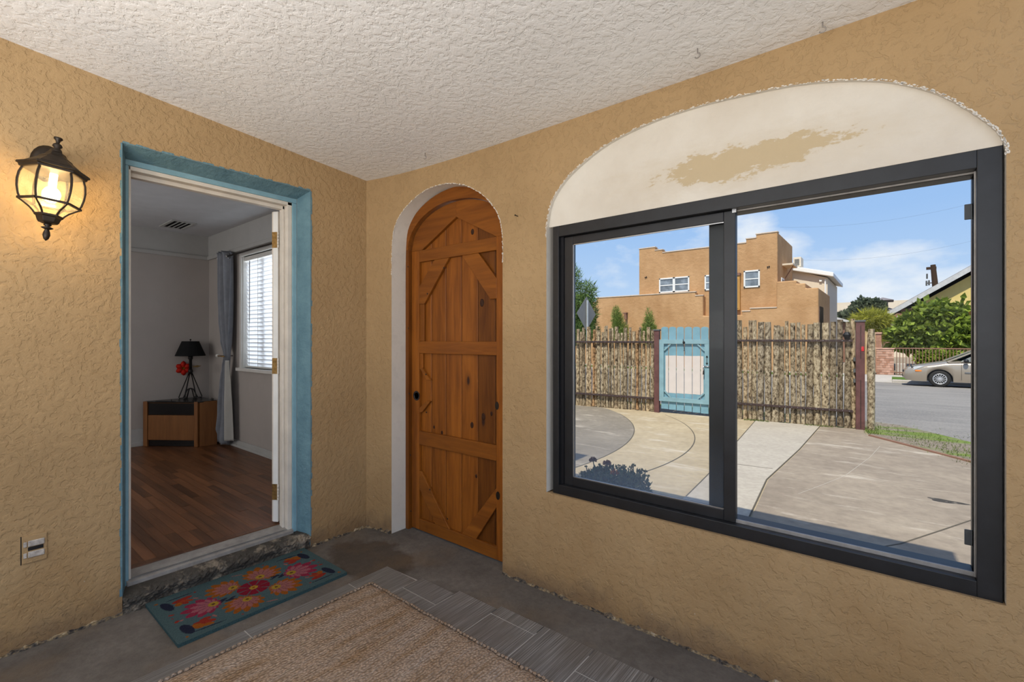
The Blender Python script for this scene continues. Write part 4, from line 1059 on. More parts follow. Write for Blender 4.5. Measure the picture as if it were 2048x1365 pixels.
    n = 26; top = wz1 - 0.085; pitch = (top - wz0 - 0.04) / (n - 1)
    me = None
    for k in range(n):
        z = top - k * pitch
        if me is None:
            q = MB(); dy, dz = 0.026 * math.cos(R(-62)), 0.026 * math.sin(R(-62)); xm = (wx0 + wx1) / 2; hl = (wx1 - wx0) / 2 - 0.014
            q.prism([(-hl, -dy, -dz), (-hl, 0, 0.004), (-hl, dy, dz), (-hl, dy, dz - 0.002), (-hl, 0, 0.002), (-hl, -dy, -dz - 0.002)], (2 * hl, 0, 0))
            s0 = q.build('slat', 'blind_white', b, local=True); me = s0.data; s0.location = (0, -0.005, z - wz1)
        else:
            s1 = bpy.data.objects.new('slat', me); COL.objects.link(s1); s1.parent = b; s1.location = (0, -0.005, z - wz1)
    MB().box((wx0 + 0.01, YI + 0.025, wz0 + 0.004), (wx1 - 0.01, YI + 0.065, wz0 + 0.022)).build('bottom_rail', 'paint_white', b, bevel=0.004)
    for x in (wx0 + 0.12, wx0 + 0.34, wx1 - 0.12): MB().tube([(x, YI + 0.02, wz1 - 0.05), (x, YI + 0.02, wz0 + 0.02)], 0.0018, 6).build('ladder_cord', 'room_cove', b)
    MB().tube([(wx0 + 0.16, YI + 0.008, wz1 - 0.06), (wx0 + 0.16, YI + 0.006, wz1 - 0.75)], 0.004, 8).build('tilt_wand', 'clip_grey', b)
    # curtain rod
    rod = thing('curtain_rod', (-2.3, YI - 0.08, 2.305), 'dark curtain rod over the inner room window', 'curtain rod')
    MB().tube([(-3.16, YI - 0.085, 2.302), (-1.3, YI - 0.085, 2.302)], 0.0095, 10).build('rod', 'metal_bronze', rod, smooth=True)
    MB().ball((-3.175, YI - 0.085, 2.302), 0.02, 12, 8).build('finial', 'metal_bronze', rod, smooth=True)
    MB().bar((-3.0, YI, 2.302), (-3.0, YI - 0.085, 2.302), 0.012, 0.02).build('bracket', 'metal_bronze', rod)
    # curtain held back, widening again to the floor
    cu = thing('curtain', (-3.03, YI - 0.1, FZ), 'grey curtain tied back at the inner room window', 'curtain')
    spine = [(2.36, -3.235, -2.775), (2.0, -3.22, -2.775), (1.6, -3.16, -2.80), (1.35, -3.09, -2.83), (1.16, -2.985, -2.885), (1.05, -3.03, -2.885), (0.85, -3.09, -2.865), (0.55, -3.16, -2.855), (0.20, -3.25, -2.85)]
    def edges(z):
        for (z0, a0, b0), (z1, a1, b1) in zip(spine, spine[1:]):
            if z <= z0 and z >= z1:
                t = (z0 - z) / (z0 - z1); t = t * t * (3 - 2 * t); return a0 + (a1 - a0) * t, b0 + (b1 - b0) * t
        return spine[-1][1:]
    def cf(folds, ph, yoff, amp, lo, hi):
        def fn(u, v):
            z = 2.365 - (2.365 - 0.155) * v; a, b_ = edges(z); uu = lo + (hi - lo) * u
            x = a + (b_ - a) * uu; wd = b_ - a
            y = YI - 0.085 + yoff + amp * (0.35 + 0.65 * min(1, wd / 0.4)) * math.sin(folds * 2 * math.pi * uu + ph + 0.6 * math.sin(3 * v)) + 0.012 * math.sin(9 * uu + 5 * v)
            return (x, y, z)
        return fn
    m = MB().grid(cf(4.3, 0.4, 0, 0.038, 0, 0.80), 90, 60); m.build('cloth', 'curtain_grey', cu, smooth=True, solid=0.003)
    m = MB().grid(lambda u, v: (lambda p: (p[0] + 0.02, p[1] - 0.006, p[2]))(cf(3.0, 1.2, -0.01, 0.028, 0.76, 1.06)(u, 0.565 + v * 0.41)), 40, 40); m.build('lining', 'curtain_lining', cu, smooth=True, solid=0.003)
    for x in (-3.17, -3.09, -3.00, -2.90):
        g = MB(); g.tube([(x, YI - 0.085 + 0.026 * math.cos(a), 2.302 + 0.026 * math.sin(a)) for a in [2 * math.pi * k / 16 for k in range(17)]], 0.005, 6, caps=False); g.build('grommet', 'chrome', cu, smooth=True)
    tb = thing('curtain_holdback', (-2.98, YI, 1.165), 'metal rod holding back the grey curtain', 'holdback')
    MB().tube([(-3.02, YI, 1.165), (-3.02, YI - 0.15, 1.165)], 0.008, 8).build('stem', 'chrome', tb, smooth=True)
    MB().tube([(-3.04, YI - 0.15, 1.167), (-2.84, YI - 0.155, 1.163)], 0.0075, 8).build('bar', 'brass_old', tb, smooth=True)
    MB().ball((-3.045, YI - 0.15, 1.167), 0.020, 12, 8).build('knob', 'paint_white', tb, smooth=True)
room()

def corner_cabinet():
    A = Vector((-3.70, -0.455)); B = Vector((-3.175, -0.075)); z0, z1 = FZ, FZ + 0.515
    dv = (B - A).normalized(); nv = Vector((-dv.y, dv.x))              # nv points to the room corner
    Cc = Vector((-3.185, 0.12)); Dd = Vector((-3.70, 0.12)); E_ = Vector((-3.735, -0.42))
    c = thing('corner_cabinet', (-3.42, -0.15, FZ), 'low oak corner cabinet with black panels under the table lamp', 'cabinet')
    def pr(name, P, za, zb, mat, bev=0.002): return MB().prism([(p.x, p.y, za) for p in P], (0, 0, zb - za)).build(name, mat, c, bevel=bev)
    def qd(a, b, d0, d1): return [A + dv * a + nv * d0, A + dv * b + nv * d0, A + dv * b + nv * d1, A + dv * a + nv * d1]
    Lg = (B - A).length
    ins = lambda p, k: p
    pr('carcass', [A + nv * 0.03 + dv * 0.01, B + nv * 0.03 + dv * -0.006, Cc, Dd, E_ + Vector((0.01, 0.02))], z0 + 0.02, z1 - 0.012, 'oak_cabinet')
    pr('side_post', qd(0, 0.050, -0.004, 0.035), z0, z1, 'oak_cabinet', 0.006); pr('side_post', qd(Lg - 0.045, Lg, -0.004, 0.035), z0, z1, 'oak_cabinet', 0.006)
    pr('side_panel', [B + nv * 0.025, B + nv * 0.025 + Vector((0.012, 0.0)), Cc + Vector((0.014, 0)), Cc], z0, z1 - 0.004, 'oak_cabinet')
    pr('flap_door', qd(0.052, Lg - 0.047, 0.006, 0.03), z0 + 0.075, z1 - 0.158, 'oak_cabinet')
    pr('black_panel', qd(0.052, Lg - 0.047, 0.010, 0.03), z1 - 0.152, z1 - 0.022, 'smoked_black'); pr('toe_kick', qd(0.052, Lg - 0.047, 0.018, 0.03), z0 + 0.004, z0 + 0.07, 'smoked_black')
    pr('top', [A + nv * 0.0, B + nv * 0.0, Cc + Vector((0.006, 0)), Dd, E_], z1 - 0.012, z1, 'smoked_black')
    for p in (A + dv * 0.32 + nv * 0.02, Cc + Vector((-0.02, -0.03)), Cc + Vector((-0.09, -0.02))): MB().tube([(p.x, p.y, z1), (p.x, p.y, z1 + 0.022)], 0.004, 6).build('peg', 'metal_black', c)
    pr('cable', qd(0.12, 0.36, 0.03, 0.034), z1, z1 + 0.004, 'metal_black', 0)
    return z1
ZCAB = corner_cabinet()

def table_lamp():
    b = at(381, 797, 'z', ZCAB); px, py = b.x, b.y; c = Vector((px, py, ZCAB))
    k = (at(381, 680, 'y', py) - CAM).length / FPX * 0.98
    t = b - CAM; u = (t.dot(FWD)) / FPX                                # metres per photo pixel at the lamp
    H = lambda yy: ZCAB + (797 - yy) * u
    l = thing('table_lamp', c, 'black metal table lamp with tapered black shade on the corner cabinet', 'lamp')
    r0, r1 = 26 * u, 14.5 * u
    sh = MB().lathe([(r0, H(712)), (r1, H(683)), (r1 - 0.003, H(683)), (r0 - 0.004, H(712.2))], 28, (px, py, 0)); sh.build('shade', 'shade_black', l, smooth=False)
    fn = MB().ball((px, py, H(680)), 0.010, 10, 6); fn.tube([(px, py, H(684)), (px, py, H(680))], 0.004, 6); fn.build('finial', 'metal_black', l, smooth=True)
    st = MB().tube([(px, py, H(744)), (px, py, H(720)), (px, py, H(718)), (px, py, H(711))], [0.016, 0.016, 0.024, 0.024], 10); st.build('stem', 'metal_black', l, smooth=True)
    hb = MB().ball((px, py, H(743)), 0.026, 12, 8, (1, 1, 1.3)); hb.build('hub', 'metal_black', l, smooth=True)
    for i in range(6):
        a = 2 * math.pi * i / 6 + 0.25; rr_ = 19 * u; q = Vector((math.cos(a), math.sin(a), 0))
        pts = [Vector((px, py, H(745))) + q * 0.012, Vector((px, py, ZCAB + 0.018)) + q * rr_, Vector((px, py, ZCAB + 0.007)) + q * (rr_ - 0.004), Vector((px, py, ZCAB + 0.009)) + q * (rr_ * 0.62), Vector((px, py, H(779))) + q * (rr_ * 0.25), Vector((px, py, H(777)))]
        MB().tube(pts, 0.0058, 8).build('leg', 'metal_black', l, smooth=True)
    # red silk flower clipped to the stem
    f = thing('silk_flower', (px - 0.02, py - 0.05, H(735)), 'red silk amaryllis with one brown leaf fixed to the table lamp', 'flower')
    fc = at(367, 737, 'y', py - 0.035); view = (CAM - fc).normalized(); r = view.cross(Vector((0, 0, 1))).normalized(); up = r.cross(view)
    for i in range(6):
        a = 2 * math.pi * i / 6 + 0.5; d = (r * math.cos(a) + up * math.sin(a)); s = view.cross(d); m = MB(); L_ = 0.088
        rows = [(0.0, 0.006, 0.0), (0.3, 0.026, 0.018), (0.6, 0.030, 0.024), (0.85, 0.018, 0.014), (1.0, 0.002, -0.004)]; vs = []
        for tt, w, h in rows:
            b_ = fc + d * (L_ * tt) + view * h; vs += [b_ - s * w - view * 0.006, b_ + view * 0.004, b_ + s * w - view * 0.006]
        m.add(vs, [(3 * q + e, 3 * q + e + 1, 3 * q + e + 4, 3 * q + e + 3) for q in range(4) for e in (0, 1)]); m.build('petal', 'petal_red', f, smooth=True, solid=0.002)
    sm = MB()
    for i in range(5): a = i * 1.25; sm.tube([fc, fc + view * 0.05 + (r * math.cos(a) + up * math.sin(a)) * 0.02], 0.0022, 5)
    sm.build('stamens', 'leaf_yellow', f)
    tip = at(403, 732, 'y', py); b0 = at(386, 734, 'y', py); dd = tip - b0; m = MB()
    m.prism([b0 - Vector((0, 0, 0.004)), b0 + dd * 0.55 - Vector((0, 0, 0.014)), tip, b0 + dd * 0.5 + Vector((0, 0, 0.012)), b0 + Vector((0, 0, 0.006))], (0.002, -0.004, 0)); m.build('leaf', 'leaf_dead', f)
table_lamp()

# ================================================================== OUTSIDE
GZ = -0.06
def gz(y): return -0.075 if y < 8 else (-0.075 - 0.0265 * (y - 8) if y < 24 else -0.50)
def ground():
    m = MB(); ys = [-60, -20, 0, 8, 12, 16, 20, 24, 26, 60, 140]
    for a, b in zip(ys, ys[1:]): m.mat(0 if b <= 24 and b > 8 or b == 8 else 1).add([(-90, a, gz(a)), (90, a, gz(a)), (90, b, gz(b)), (-90, b, gz(b))], [(0, 1, 2, 3)])
    struct(m.build('ground', ['asphalt', 'soil']), 'sloping asphalt street and bare ground around the house', 'ground')
    p = MB(); poly = [(-9, YOUT + .1), (9.0, YOUT + .1), (3.69, 5.52), (2.70, 6.69), (2.62, 7.27), (-9, 6.2)]
    p.prism([(x, y, -0.10) for x, y in poly], (0, 0, 0.034)); po = p.build('floor_patio', 'patio_tan'); struct(po, 'tan concrete patio with curved joints outside the window', 'patio')
    def disc(name, c, r, z, mat, y_lo=YOUT + .12):
        P = []
        n = 120
        for k in range(n):
            a = 2 * math.pi * k / n; x, y = c[0] + r * math.cos(a), c[1] + r * math.sin(a)
            ymax = 6.985 + 0.098 * x - 0.02
            P.append((max(x, -8.9), min(max(y, y_lo), ymax), -0.09))
        Q = [P[0]]
        for q in P[1:]:
            if (Vector(q) - Vector(Q[-1])).length > 1e-3: Q.append(q)
        MB().prism(Q, (0, 0, z + 0.09)).build(name, mat, po)
    def arcstrip(c, r, a0, a1, w, z):
        m = MB(); n = 60
        for k in range(n):
            t0, t1 = a0 + (a1 - a0) * k / n, a0 + (a1 - a0) * (k + 1) / n
            def q(t, rr_): return (c[0] + rr_ * math.cos(t), c[1] + rr_ * math.sin(t), z)
            m.add([q(t0, r - w / 2), q(t0, r + w / 2), q(t1, r + w / 2), q(t1, r - w / 2)], [(0, 1, 2, 3)])
        m.build('curved_joint', 'joint_dark', po)
    c1, r1, c2, r2 = (-4.54, 2.95), 4.79, (-3.36, 3.59), 4.32
    disc('curved_slab', c2, r2, -0.0635, 'patio_tan'); disc('round_slab', c1, r1, -0.0615, 'patio_grey')
    arcstrip(c1, r1, R(-20), R(44), 0.013, -0.0610); arcstrip(c2, r2, R(-30), R(46), 0.013, -0.0630)
    L_ = [(1.10, 7.08), (1.29, 4.92), (1.45, 3.1), (1.5, 2.3), (1.5, YOUT + .11)]; Rr = [(2.05, 7.17), (2.031, 5.055), (1.97, 3.326), (2.078, 1.986), (2.1, YOUT + .11)]
    MB().prism([(x, y, -0.09) for x, y in L_ + Rr[::-1]], (0, 0, 0.0300)).build('path_slab', 'patio_pale', po)
    br = [(2.06, 7.18), (2.60, 7.22), (2.68, 6.69), (3.67, 5.52), (8.9, YOUT + .12), (2.11, YOUT + .12), (2.088, 1.986), (1.98, 3.326), (2.041, 5.055)]
    MB().prism([(x, y, -0.09) for x, y in br], (0, 0, 0.0285)).build('drive_slab', 'patio_brown', po)
    def line(pts, w, z, name='joint', mat='joint_dark'):
        m = MB()
        for a, b in zip(pts, pts[1:]): m.bar((a[0], a[1], z), (b[0], b[1], z), w, 0.003)
        m.build(name, mat, po)
    g = lambda px, py: tuple(at(px, py, 'z', -0.06))[:2]
    line([(x + .004, y) for x, y in L_[:-1]], 0.012, -0.0605); line([(x - .006, y) for x, y in Rr[:-1]], 0.012, -0.0605)
    line([g(1760, 893), g(1740, 915), g(1690, 952), g(1640, 972), g(1597, 988)], 0.006, -0.0615, 'crack', 'patio_pale')
    line([g(1690, 952), g(1790, 972), g(1950, 990)], 0.005, -0.0615, 'crack', 'patio_pale')
    line([g(1735, 1099), g(1801, 1088), g(1880, 1062), g(1945, 1040)], 0.012, -0.0615, 'crack')
    line([g(1475, 929), g(1505, 933), g(1545, 938)], 0.010, -0.0598, 'crack')
    # dark oil spot on the drive
    m = MB(); c = Vector((*g(1893, 1003), -0.0612)); m.add([c + Vector((0.13 * math.cos(a), 0.055 * math.sin(a), 0)) * (1 + 0.25 * math.sin(3 * a + 1)) for a in [2 * math.pi * k / 20 for k in range(20)]], [tuple(range(20))]); m.build('oil_spot', 'concrete_step', po)
    # timber edging and the weedy verge beyond it
    e = MB(); a = Vector((2.70, 6.69, -0.06)); b = Vector((6.1, 2.66, -0.06)); e.bar(a, b, 0.045, 0.03); o = e.build('edging_board', 'shade_brown'); recenter(o, a); tag(o, 'weathered timber edging along the drive', 'edging')
    v = MB(); poly = [(2.60, 7.30), (2.72, 6.72), (3.71, 5.55), (9.2, -1.0), (10.2, -0.2), (4.4, 6.2), (3.1, 8.1), (2.3, 8.4), (-9, 7.4), (-9, 6.25)]
    v.prism([(x, y, -0.12) for x, y in poly], (0, 0, 0.053)); struct(v.build('verge', 'grassy_gravel'), 'gravel verge with weeds between drive and street', 'verge')
    rr = random.Random(8); gm = MB()
    for _ in range(900):
        s = rr.random() ** 0.8; tt = rr.random()
        px = 1732 + 230 * s; py0 = 852 + 62 * s; p = at(px, py0 + rr.gauss(0, 5 + 9 * s), 'z', -0.067)
        if rr.random() < 0.25: p = at(1728 + rr.random() * 30, 856 + rr.random() * 14, 'z', -0.067)
        h = rr.uniform(0.015, 0.05); a = rr.uniform(0, 6.28); w = 0.004; d = Vector((math.cos(a), math.sin(a), 0)); t = Vector((rr.gauss(0, .02), rr.gauss(0, .02), h))
        gm.add([p - d * w, p + d * w, p + t], [(0, 1, 2)])
    for _ in range(900):
        x = rr.uniform(0.4, 2.5); p = Vector((x, 6.93 + 0.098 * x + rr.gauss(0, 0.03), -0.062)); a = rr.uniform(0, 6.28); d = Vector((math.cos(a), math.sin(a), 0))
        if math.sin(x * 7) < 0.2: continue
        gm.add([p - d * .004, p + d * .004, p + Vector((rr.gauss(0, .015), rr.gauss(0, .015), rr.uniform(.01, .035)))], [(0, 1, 2)])
    go = gm.build('weeds', 'leaf_weed'); tag(go, 'low weeds and grass along the verge and fence foot', 'grass', kind='stuff')
    # far kerb, driveway apron, lawn strip, sidewalk
    k = MB(); zk = gz(24)
    k.box((-40, 24.0, zk - .2), (1.2, 24.25, zk + 0.13)).box((3.0, 24.0, zk - .2), (40, 24.25, zk + 0.13)); struct(k.build('trim_kerb', 'sidewalk', bevel=0.03), 'pale concrete kerb across the street', 'kerb')
    k = MB(); k.prism([(1.2, 23.9, zk + 0.0), (3.0, 23.9, zk + 0.0), (3.0, 25.9, zk + 0.14), (1.2, 25.9, zk + 0.14)], (0, 0, 0.02)); struct(k.build('drive_apron', 'sidewalk'), 'sloped concrete apron by the wooden pickets', 'apron')
    k = MB(); k.box((3.0, 24.25, zk - .2), (40, 25.9, zk + 0.14)); k.box((-40, 24.25, zk - .2), (1.2, 25.9, zk + 0.14)); struct(k.build('lawn_strip', 'lawn'), 'green grass strip beside the kerb', 'lawn')
    k = MB(); k.box((-40, 25.9, zk - .2), (40, 27.1, zk + 0.15)); struct(k.build('sidewalk', 'sidewalk'), 'pale sidewalk across the street', 'sidewalk')
ground()

# ------------------------------------------------------------------ pole fence, posts and blue gate
def fy(x): return 6.985 + 0.098 * x
FDIR = Vector((1, 0.098, 0)).normalized(); FN = Vector((0.098, -1, 0)).normalized()
def pole_fences():
    rr = random.Random(31)
    variants = []
    for k in range(7):
        m = MB(); n, s = 9, 6
        pts = []; rad = []
        for i in range(s + 1):
            t = i / s; pts.append((rr.uniform(-.05, .05) * 0.25, rr.uniform(-.05, .05) * 0.2, t)); rad.append(1.0 * (1.06 - 0.12 * t) * rr.uniform(0.9, 1.1))
        vs = []
        for i in range(s + 1):
            for j in range(n):
                a = 2 * math.pi * j / n; q = rad[i] * (1 + rr.uniform(-.07, .07)); vs.append((pts[i][0] + q * math.cos(a), pts[i][1] + q * math.sin(a), pts[i][2]))
        fs = [(i * n + j, i * n + (j + 1) % n, (i + 1) * n + (j + 1) % n, (i + 1) * n + j) for i in range(s) for j in range(n)] + [tuple(range(n - 1, -1, -1)), tuple(s * n + j for j in range(n))]
        me = bpy.data.meshes.new('pole'); me.from_pydata(vs, [], fs); me.materials.append(MATS['bark']); me.polygons.foreach_set('use_smooth', [True] * (len(fs) - 2) + [False] * 2); variants.append(me)
    def section(name, xa, xb, ztop, label, rails, seed, radii):
        r2 = random.Random(seed); root = thing(name, (xa, fy(xa), GZ), label, 'fence'); x = xa + 0.03
        while x < xb:
            rad = r2.choice(radii); x += rad
            if x + rad > xb + 0.055: break
            h = ztop + r2.uniform(-0.085, 0.075) - GZ; o = bpy.data.objects.new('pole', r2.choice(variants)); COL.objects.link(o); o.parent = root
            o.location = (x - xa, fy(x) - fy(xa) + 0.045 + r2.uniform(-.008, .008), r2.uniform(-.02, 0.01)); o.scale = (rad, rad, h); o.rotation_euler = (r2.uniform(-.008, .008), r2.uniform(-.012, .012), r2.uniform(0, 6.28))
            x += rad + r2.choice((0.002, 0.004, 0.008, 0.014))
        for z in rails:
            a = Vector((xa, fy(xa), z)) + FN * 0.025; b = Vector((xb, fy(xb), z)) + FN * 0.025
            ro = MB().bar(a, b, 0.05, 0.038).build('rail', 'rail_brown', root, bevel=0.004)
            s = MB(); L_ = (b - a).length; n = int(L_ / 0.085)
            for i in range(n):
                p = a + (b - a) * ((i + .5) / n) + FN * 0.026; s.ball(p, 0.0075, 6, 4)
            s.build('screw_heads', 'chrome', ro)['kind'] = 'stuff'
        return root
    section('pole_fence', -4.2, -0.665, 1.575, 'bark-covered pole fence between the street sign and the blue gate', (1.305, 0.200), 41, (0.024, 0.027, 0.030, 0.034, 0.039))
    section('pole_fence', 0.47, 2.47, 1.635, 'bark-covered pole fence between the blue gate and the red end post', (1.335, 0.215), 43, (0.031, 0.036, 0.040, 0.045, 0.053))
    # last pole standing alone past the end post
    o = bpy.data.objects.new('fence_pole', variants[2]); COL.objects.link(o); o.location = (2.70, fy(2.70) + 0.06, GZ - 0.02); o.scale = (0.05, 0.05, 1.60); tag(o, 'single bark-covered pole just past the red end post', 'pole')
    def post(name, x, w, h, label, plate=False):
        root = thing(name, (x, fy(x), GZ), label, 'post')
        b = MB(); b.bar((x, fy(x), GZ - 0.05), (x, fy(x), GZ + h), w, w, up=tuple(FDIR)); po = b.build('shaft', 'post_red', root, bevel=0.004)
        MB().prism([tuple(Vector((x, fy(x), GZ + h)) + FDIR * (sx * (w / 2 + .012)) + FN * (sy * (w / 2 + .012))) for sx, sy in ((-1, -1), (1, -1), (1, 1), (-1, 1))], (0, 0, 0.028)).build('cap', 'cap_grey', root, bevel=0.006)
        return root
    post('fence_post', -0.605, 0.095, 1.585, 'dark red steel post at the left of the blue gate'); post('fence_post', 0.405, 0.085, 1.565, 'dark red steel post at the right of the blue gate')
    p = post('fence_post', 2.565, 0.115, 1.69, 'dark red steel end post with a red reflector')
    f = Vector((2.565, fy(2.565), 0)) + FN * 0.0585
    r = MB(); q = f + FDIR * 0.028; z = at(1718, 698, 'y', fy(2.56)).z
    r.prism([tuple(q + FDIR * sx * 0.017 + Vector((0, 0, z + sz * 0.036))) for sx, sz in ((-1, -1), (1, -1), (1, 1), (-1, 1))], tuple(FN * 0.006)); r.build('reflector', 'reflector_red', p, bevel=0.002)
    ch = MB()
    for za, zb in ((1.05, 1.58), (GZ + .02, 0.72)): ch.prism([tuple(f + FDIR * sx * 0.006 + FDIR * 0.004 + Vector((0, 0, zz))) for sx, zz in ((-1, za), (1, za), (1, zb), (-1, zb))], tuple(FN * 0.002))
    ch.build('channel', 'rail_brown', p)
    hg = MB(); hp = Vector((2.565, fy(2.565), 0)) - FDIR * 0.07
    for z in (1.04, 0.86, 0.70): hg.tube([tuple(hp + Vector((0, 0, z - .03))), tuple(hp + Vector((0, 0, z + .03)))], 0.018, 8)
    hg.build('hinge', 'cap_grey', p)
    lx = at(1694, 667, 'y', fy(2.35)); s = thing('solar_light', (lx.x, fy(lx.x) - 0.04, 1.355), 'small black solar light on the fence rail by the end post', 'light')
    m = MB().lathe([(0.050, 1.40), (0.055, 1.43), (0.03, 1.47), (0.012, 1.475)], 12, (lx.x, fy(lx.x) - 0.04, 0)); m.lathe([(0.028, 1.356), (0.045, 1.40)], 12, (lx.x, fy(lx.x) - 0.04, 0)); m.build('housing', 'metal_black', s)
pole_fences()

def gate():
    xa, xb = -0.545, 0.345; root = thing('blue_gate', ((xa + xb) / 2, fy(-0.1), GZ), 'sky blue picket gate with a white painted square', 'gate')
    n = 6; w = (xb - xa - 0.02) / n
    def P(x, off, z): return Vector((x, fy(x), z)) + FN * off
    for k in range(n):
        a, b = xa + 0.012 + k * w + 0.006, xa + 0.012 + (k + 1) * w - 0.006
        zt = 1.600 - 0.002 * k; zb = 0.012 - 0.006 * k
        prof = [(a, zb), (b, zb), (b, zt - 0.035), (b - 0.012, zt - 0.012), ((a + b) / 2 + .02, zt), ((a + b) / 2 - .02, zt), (a + 0.012, zt - 0.012), (a, zt - 0.035)]
        o = MB().prism([P(x, 0.0, z) for x, z in prof], tuple(FN * -0.02)).build('board', 'gate_blue_board', root, bevel=0.002)
        a2, b2 = max(a, xa + .10), min(b, xb - .10)
        MB().prism([P(x, 0.0005, z) for x, z in ((a2, 0.33), (b2, 0.325), (b2, 1.045 + 0.004 * math.sin(k * 2)), (a2, 1.045))], tuple(FN * 0.001)).build('white_paint', 'gate_white', o)
    def bar(name, p0, p1, w_, t=0.035, off=0.0175, mat='gate_blue'): return MB().bar(p0 + FN * off, p1 + FN * off, w_ if abs((p1 - p0).z) > abs((p1 - p0).x) else t, t if abs((p1 - p0).z) > abs((p1 - p0).x) else w_, up=(0, 0, 1) if abs((p1 - p0).z) < abs((p1 - p0).x) else tuple(FN)).build(name, mat, root, bevel=0.003)
    bar('rail', P(xa - .012, 0, 1.312), P(xb + .012, 0, 1.312), 0.082); bar('rail', P(xa - .012, 0, 0.205), P(xb + .012, 0, 0.195), 0.082)
    bar('stile', P(xa + .032, 0, 0.245), P(xa + .032, 0, 1.270), 0.088); bar('stile', P(xb - .032, 0, 0.235), P(xb - .032, 0, 1.270), 0.088)
    for sx in (0, 1):
        x0 = xa + .078 if sx == 0 else xb - .078; d = 0.125 if sx == 0 else -0.125
        for z0, dz in ((1.268, -0.125), (0.245, 0.125)):
            MB().bar(P(x0, 0.016, z0 + dz), P(x0 + d, 0.016, z0), 0.026, 0.02, up=tuple(FN)).build('corner_brace', 'gate_blue', root, bevel=0.002)
    # bolt latch, iron ornaments
    l = MB(); zl = at(1405, 733, 'y', fy(.3)).z; l.tube([P(xb - .09, 0.045, zl), P(xb + .035, 0.045, zl)], 0.011, 8); l.tube([P(xb - .09, 0.045, zl + .01), P(xb - .095, 0.05, zl - .06)], 0.009, 8); l.build('bolt', 'chrome', root, smooth=True)
    q = MB(); q.tube([P(xb - .088, 0.05, zl - .07), P(xb - .092, 0.05, zl - .15)], [0.010, 0.014], 8); q.build('padlock', 'metal_black', root)
    c = MB(); x = xb - .034; z0 = zl + 0.03
    c.bar(P(x, 0.037, z0), P(x, 0.037, z0 + 0.17), 0.010, 0.004, up=tuple(FN))
    for zz, s in ((z0, 1), (z0 + 0.17, -1)): c.prism([P(x - .022, 0.035, zz + s * .035), P(x + .022, 0.035, zz + s * .035), P(x, 0.035, zz - s * 0.005)], tuple(FN * 0.004))
    c.build('iron_latch_plate', 'metal_black', root)
    s = MB(); xs = (xa + xb) / 2; s.tube([P(xs - .01, 0.04, 1.36), P(xs, 0.04, 1.30), P(xs + .012, 0.04, 1.17)], 0.006, 6); s.ball(P(xs + .003, 0.04, 1.30), 0.026, 8, 5, (1, .5, 1)); s.ball(P(xs + .01, 0.04, 1.15), 0.010, 6, 4); s.build('iron_knocker', 'metal_black', root)
gate()

# ------------------------------------------------------------------ foliage helpers
def rand_dir(r):
    while True:
        v = Vector((r.uniform(-1, 1), r.uniform(-1, 1), r.uniform(-1, 1)))
        if 0.05 < v.length < 1: return v.normalized()
def leaves(m, r, blobs, n, size, shape='leaf', up=0.0):
    tot = sum(b[1][0] * b[1][1] * b[1][2] for b in blobs)
    for c, rad in blobs:
        k = max(6, int(n * rad[0] * rad[1] * rad[2] / tot))
        for _ in range(k):
            d = rand_dir(r); q = r.random() ** 0.45; p = Vector((c[0] + d.x * rad[0] * q, c[1] + d.y * rad[1] * q, c[2] + d.z * rad[2] * q))
            ax = (rand_dir(r) + Vector((d.x * .6, d.y * .6, d.z * .6 + up))).normalized(); sd = ax.cross(rand_dir(r)).normalized(); s = size * r.uniform(0.6, 1.3)
            if shape == 'leaf':
                nrm = ax.cross(sd); m.add([p, p + ax * s * .45 + sd * s * .32, p + ax * s - nrm * s * .12, p + ax * s * .45 - sd * s * .32, p + ax * s * .5 + nrm * s * .06], [(0, 1, 4), (1, 2, 4), (2, 3, 4), (3, 0, 4)])
            else:
                m.add([p - sd * s * .06, p + sd * s * .06, p + ax * s], [(0, 1, 2)])
def tree(name, base, label, cat, blobs, n, size, leafm, group=None, shape='leaf', up=0.0, seed=1, trunk=None, tr=0.06):
    r = random.Random(seed); root = thing(name, base, label, cat, group); m = MB(); leaves(m, r, blobs, n, size, shape, up); f = m.build('foliage', leafm, root); f['kind'] = 'stuff'
    t = MB(); b = Vector(base); top = Vector(blobs[0][0]); t.tube([b - Vector((0, 0, .1)), b.lerp(top, .5) + Vector((r.gauss(0, .03), r.gauss(0, .03), 0)), top], [tr, tr * .75, tr * .3], 8)
    for c, rad in blobs[1:]:
        s = b.lerp(top, r.uniform(.35, .8)); t.tube([s, s.lerp(Vector(c), .5) + Vector((0, 0, .03)), Vector(c)], [tr * .45, tr * .3, tr * .12], 6)
    t.build('trunk', 'trunk', root, smooth=True); return root
def mpp(y, px): return (at(px, 680, 'y', y) - CAM).dot(FWD) / FPX

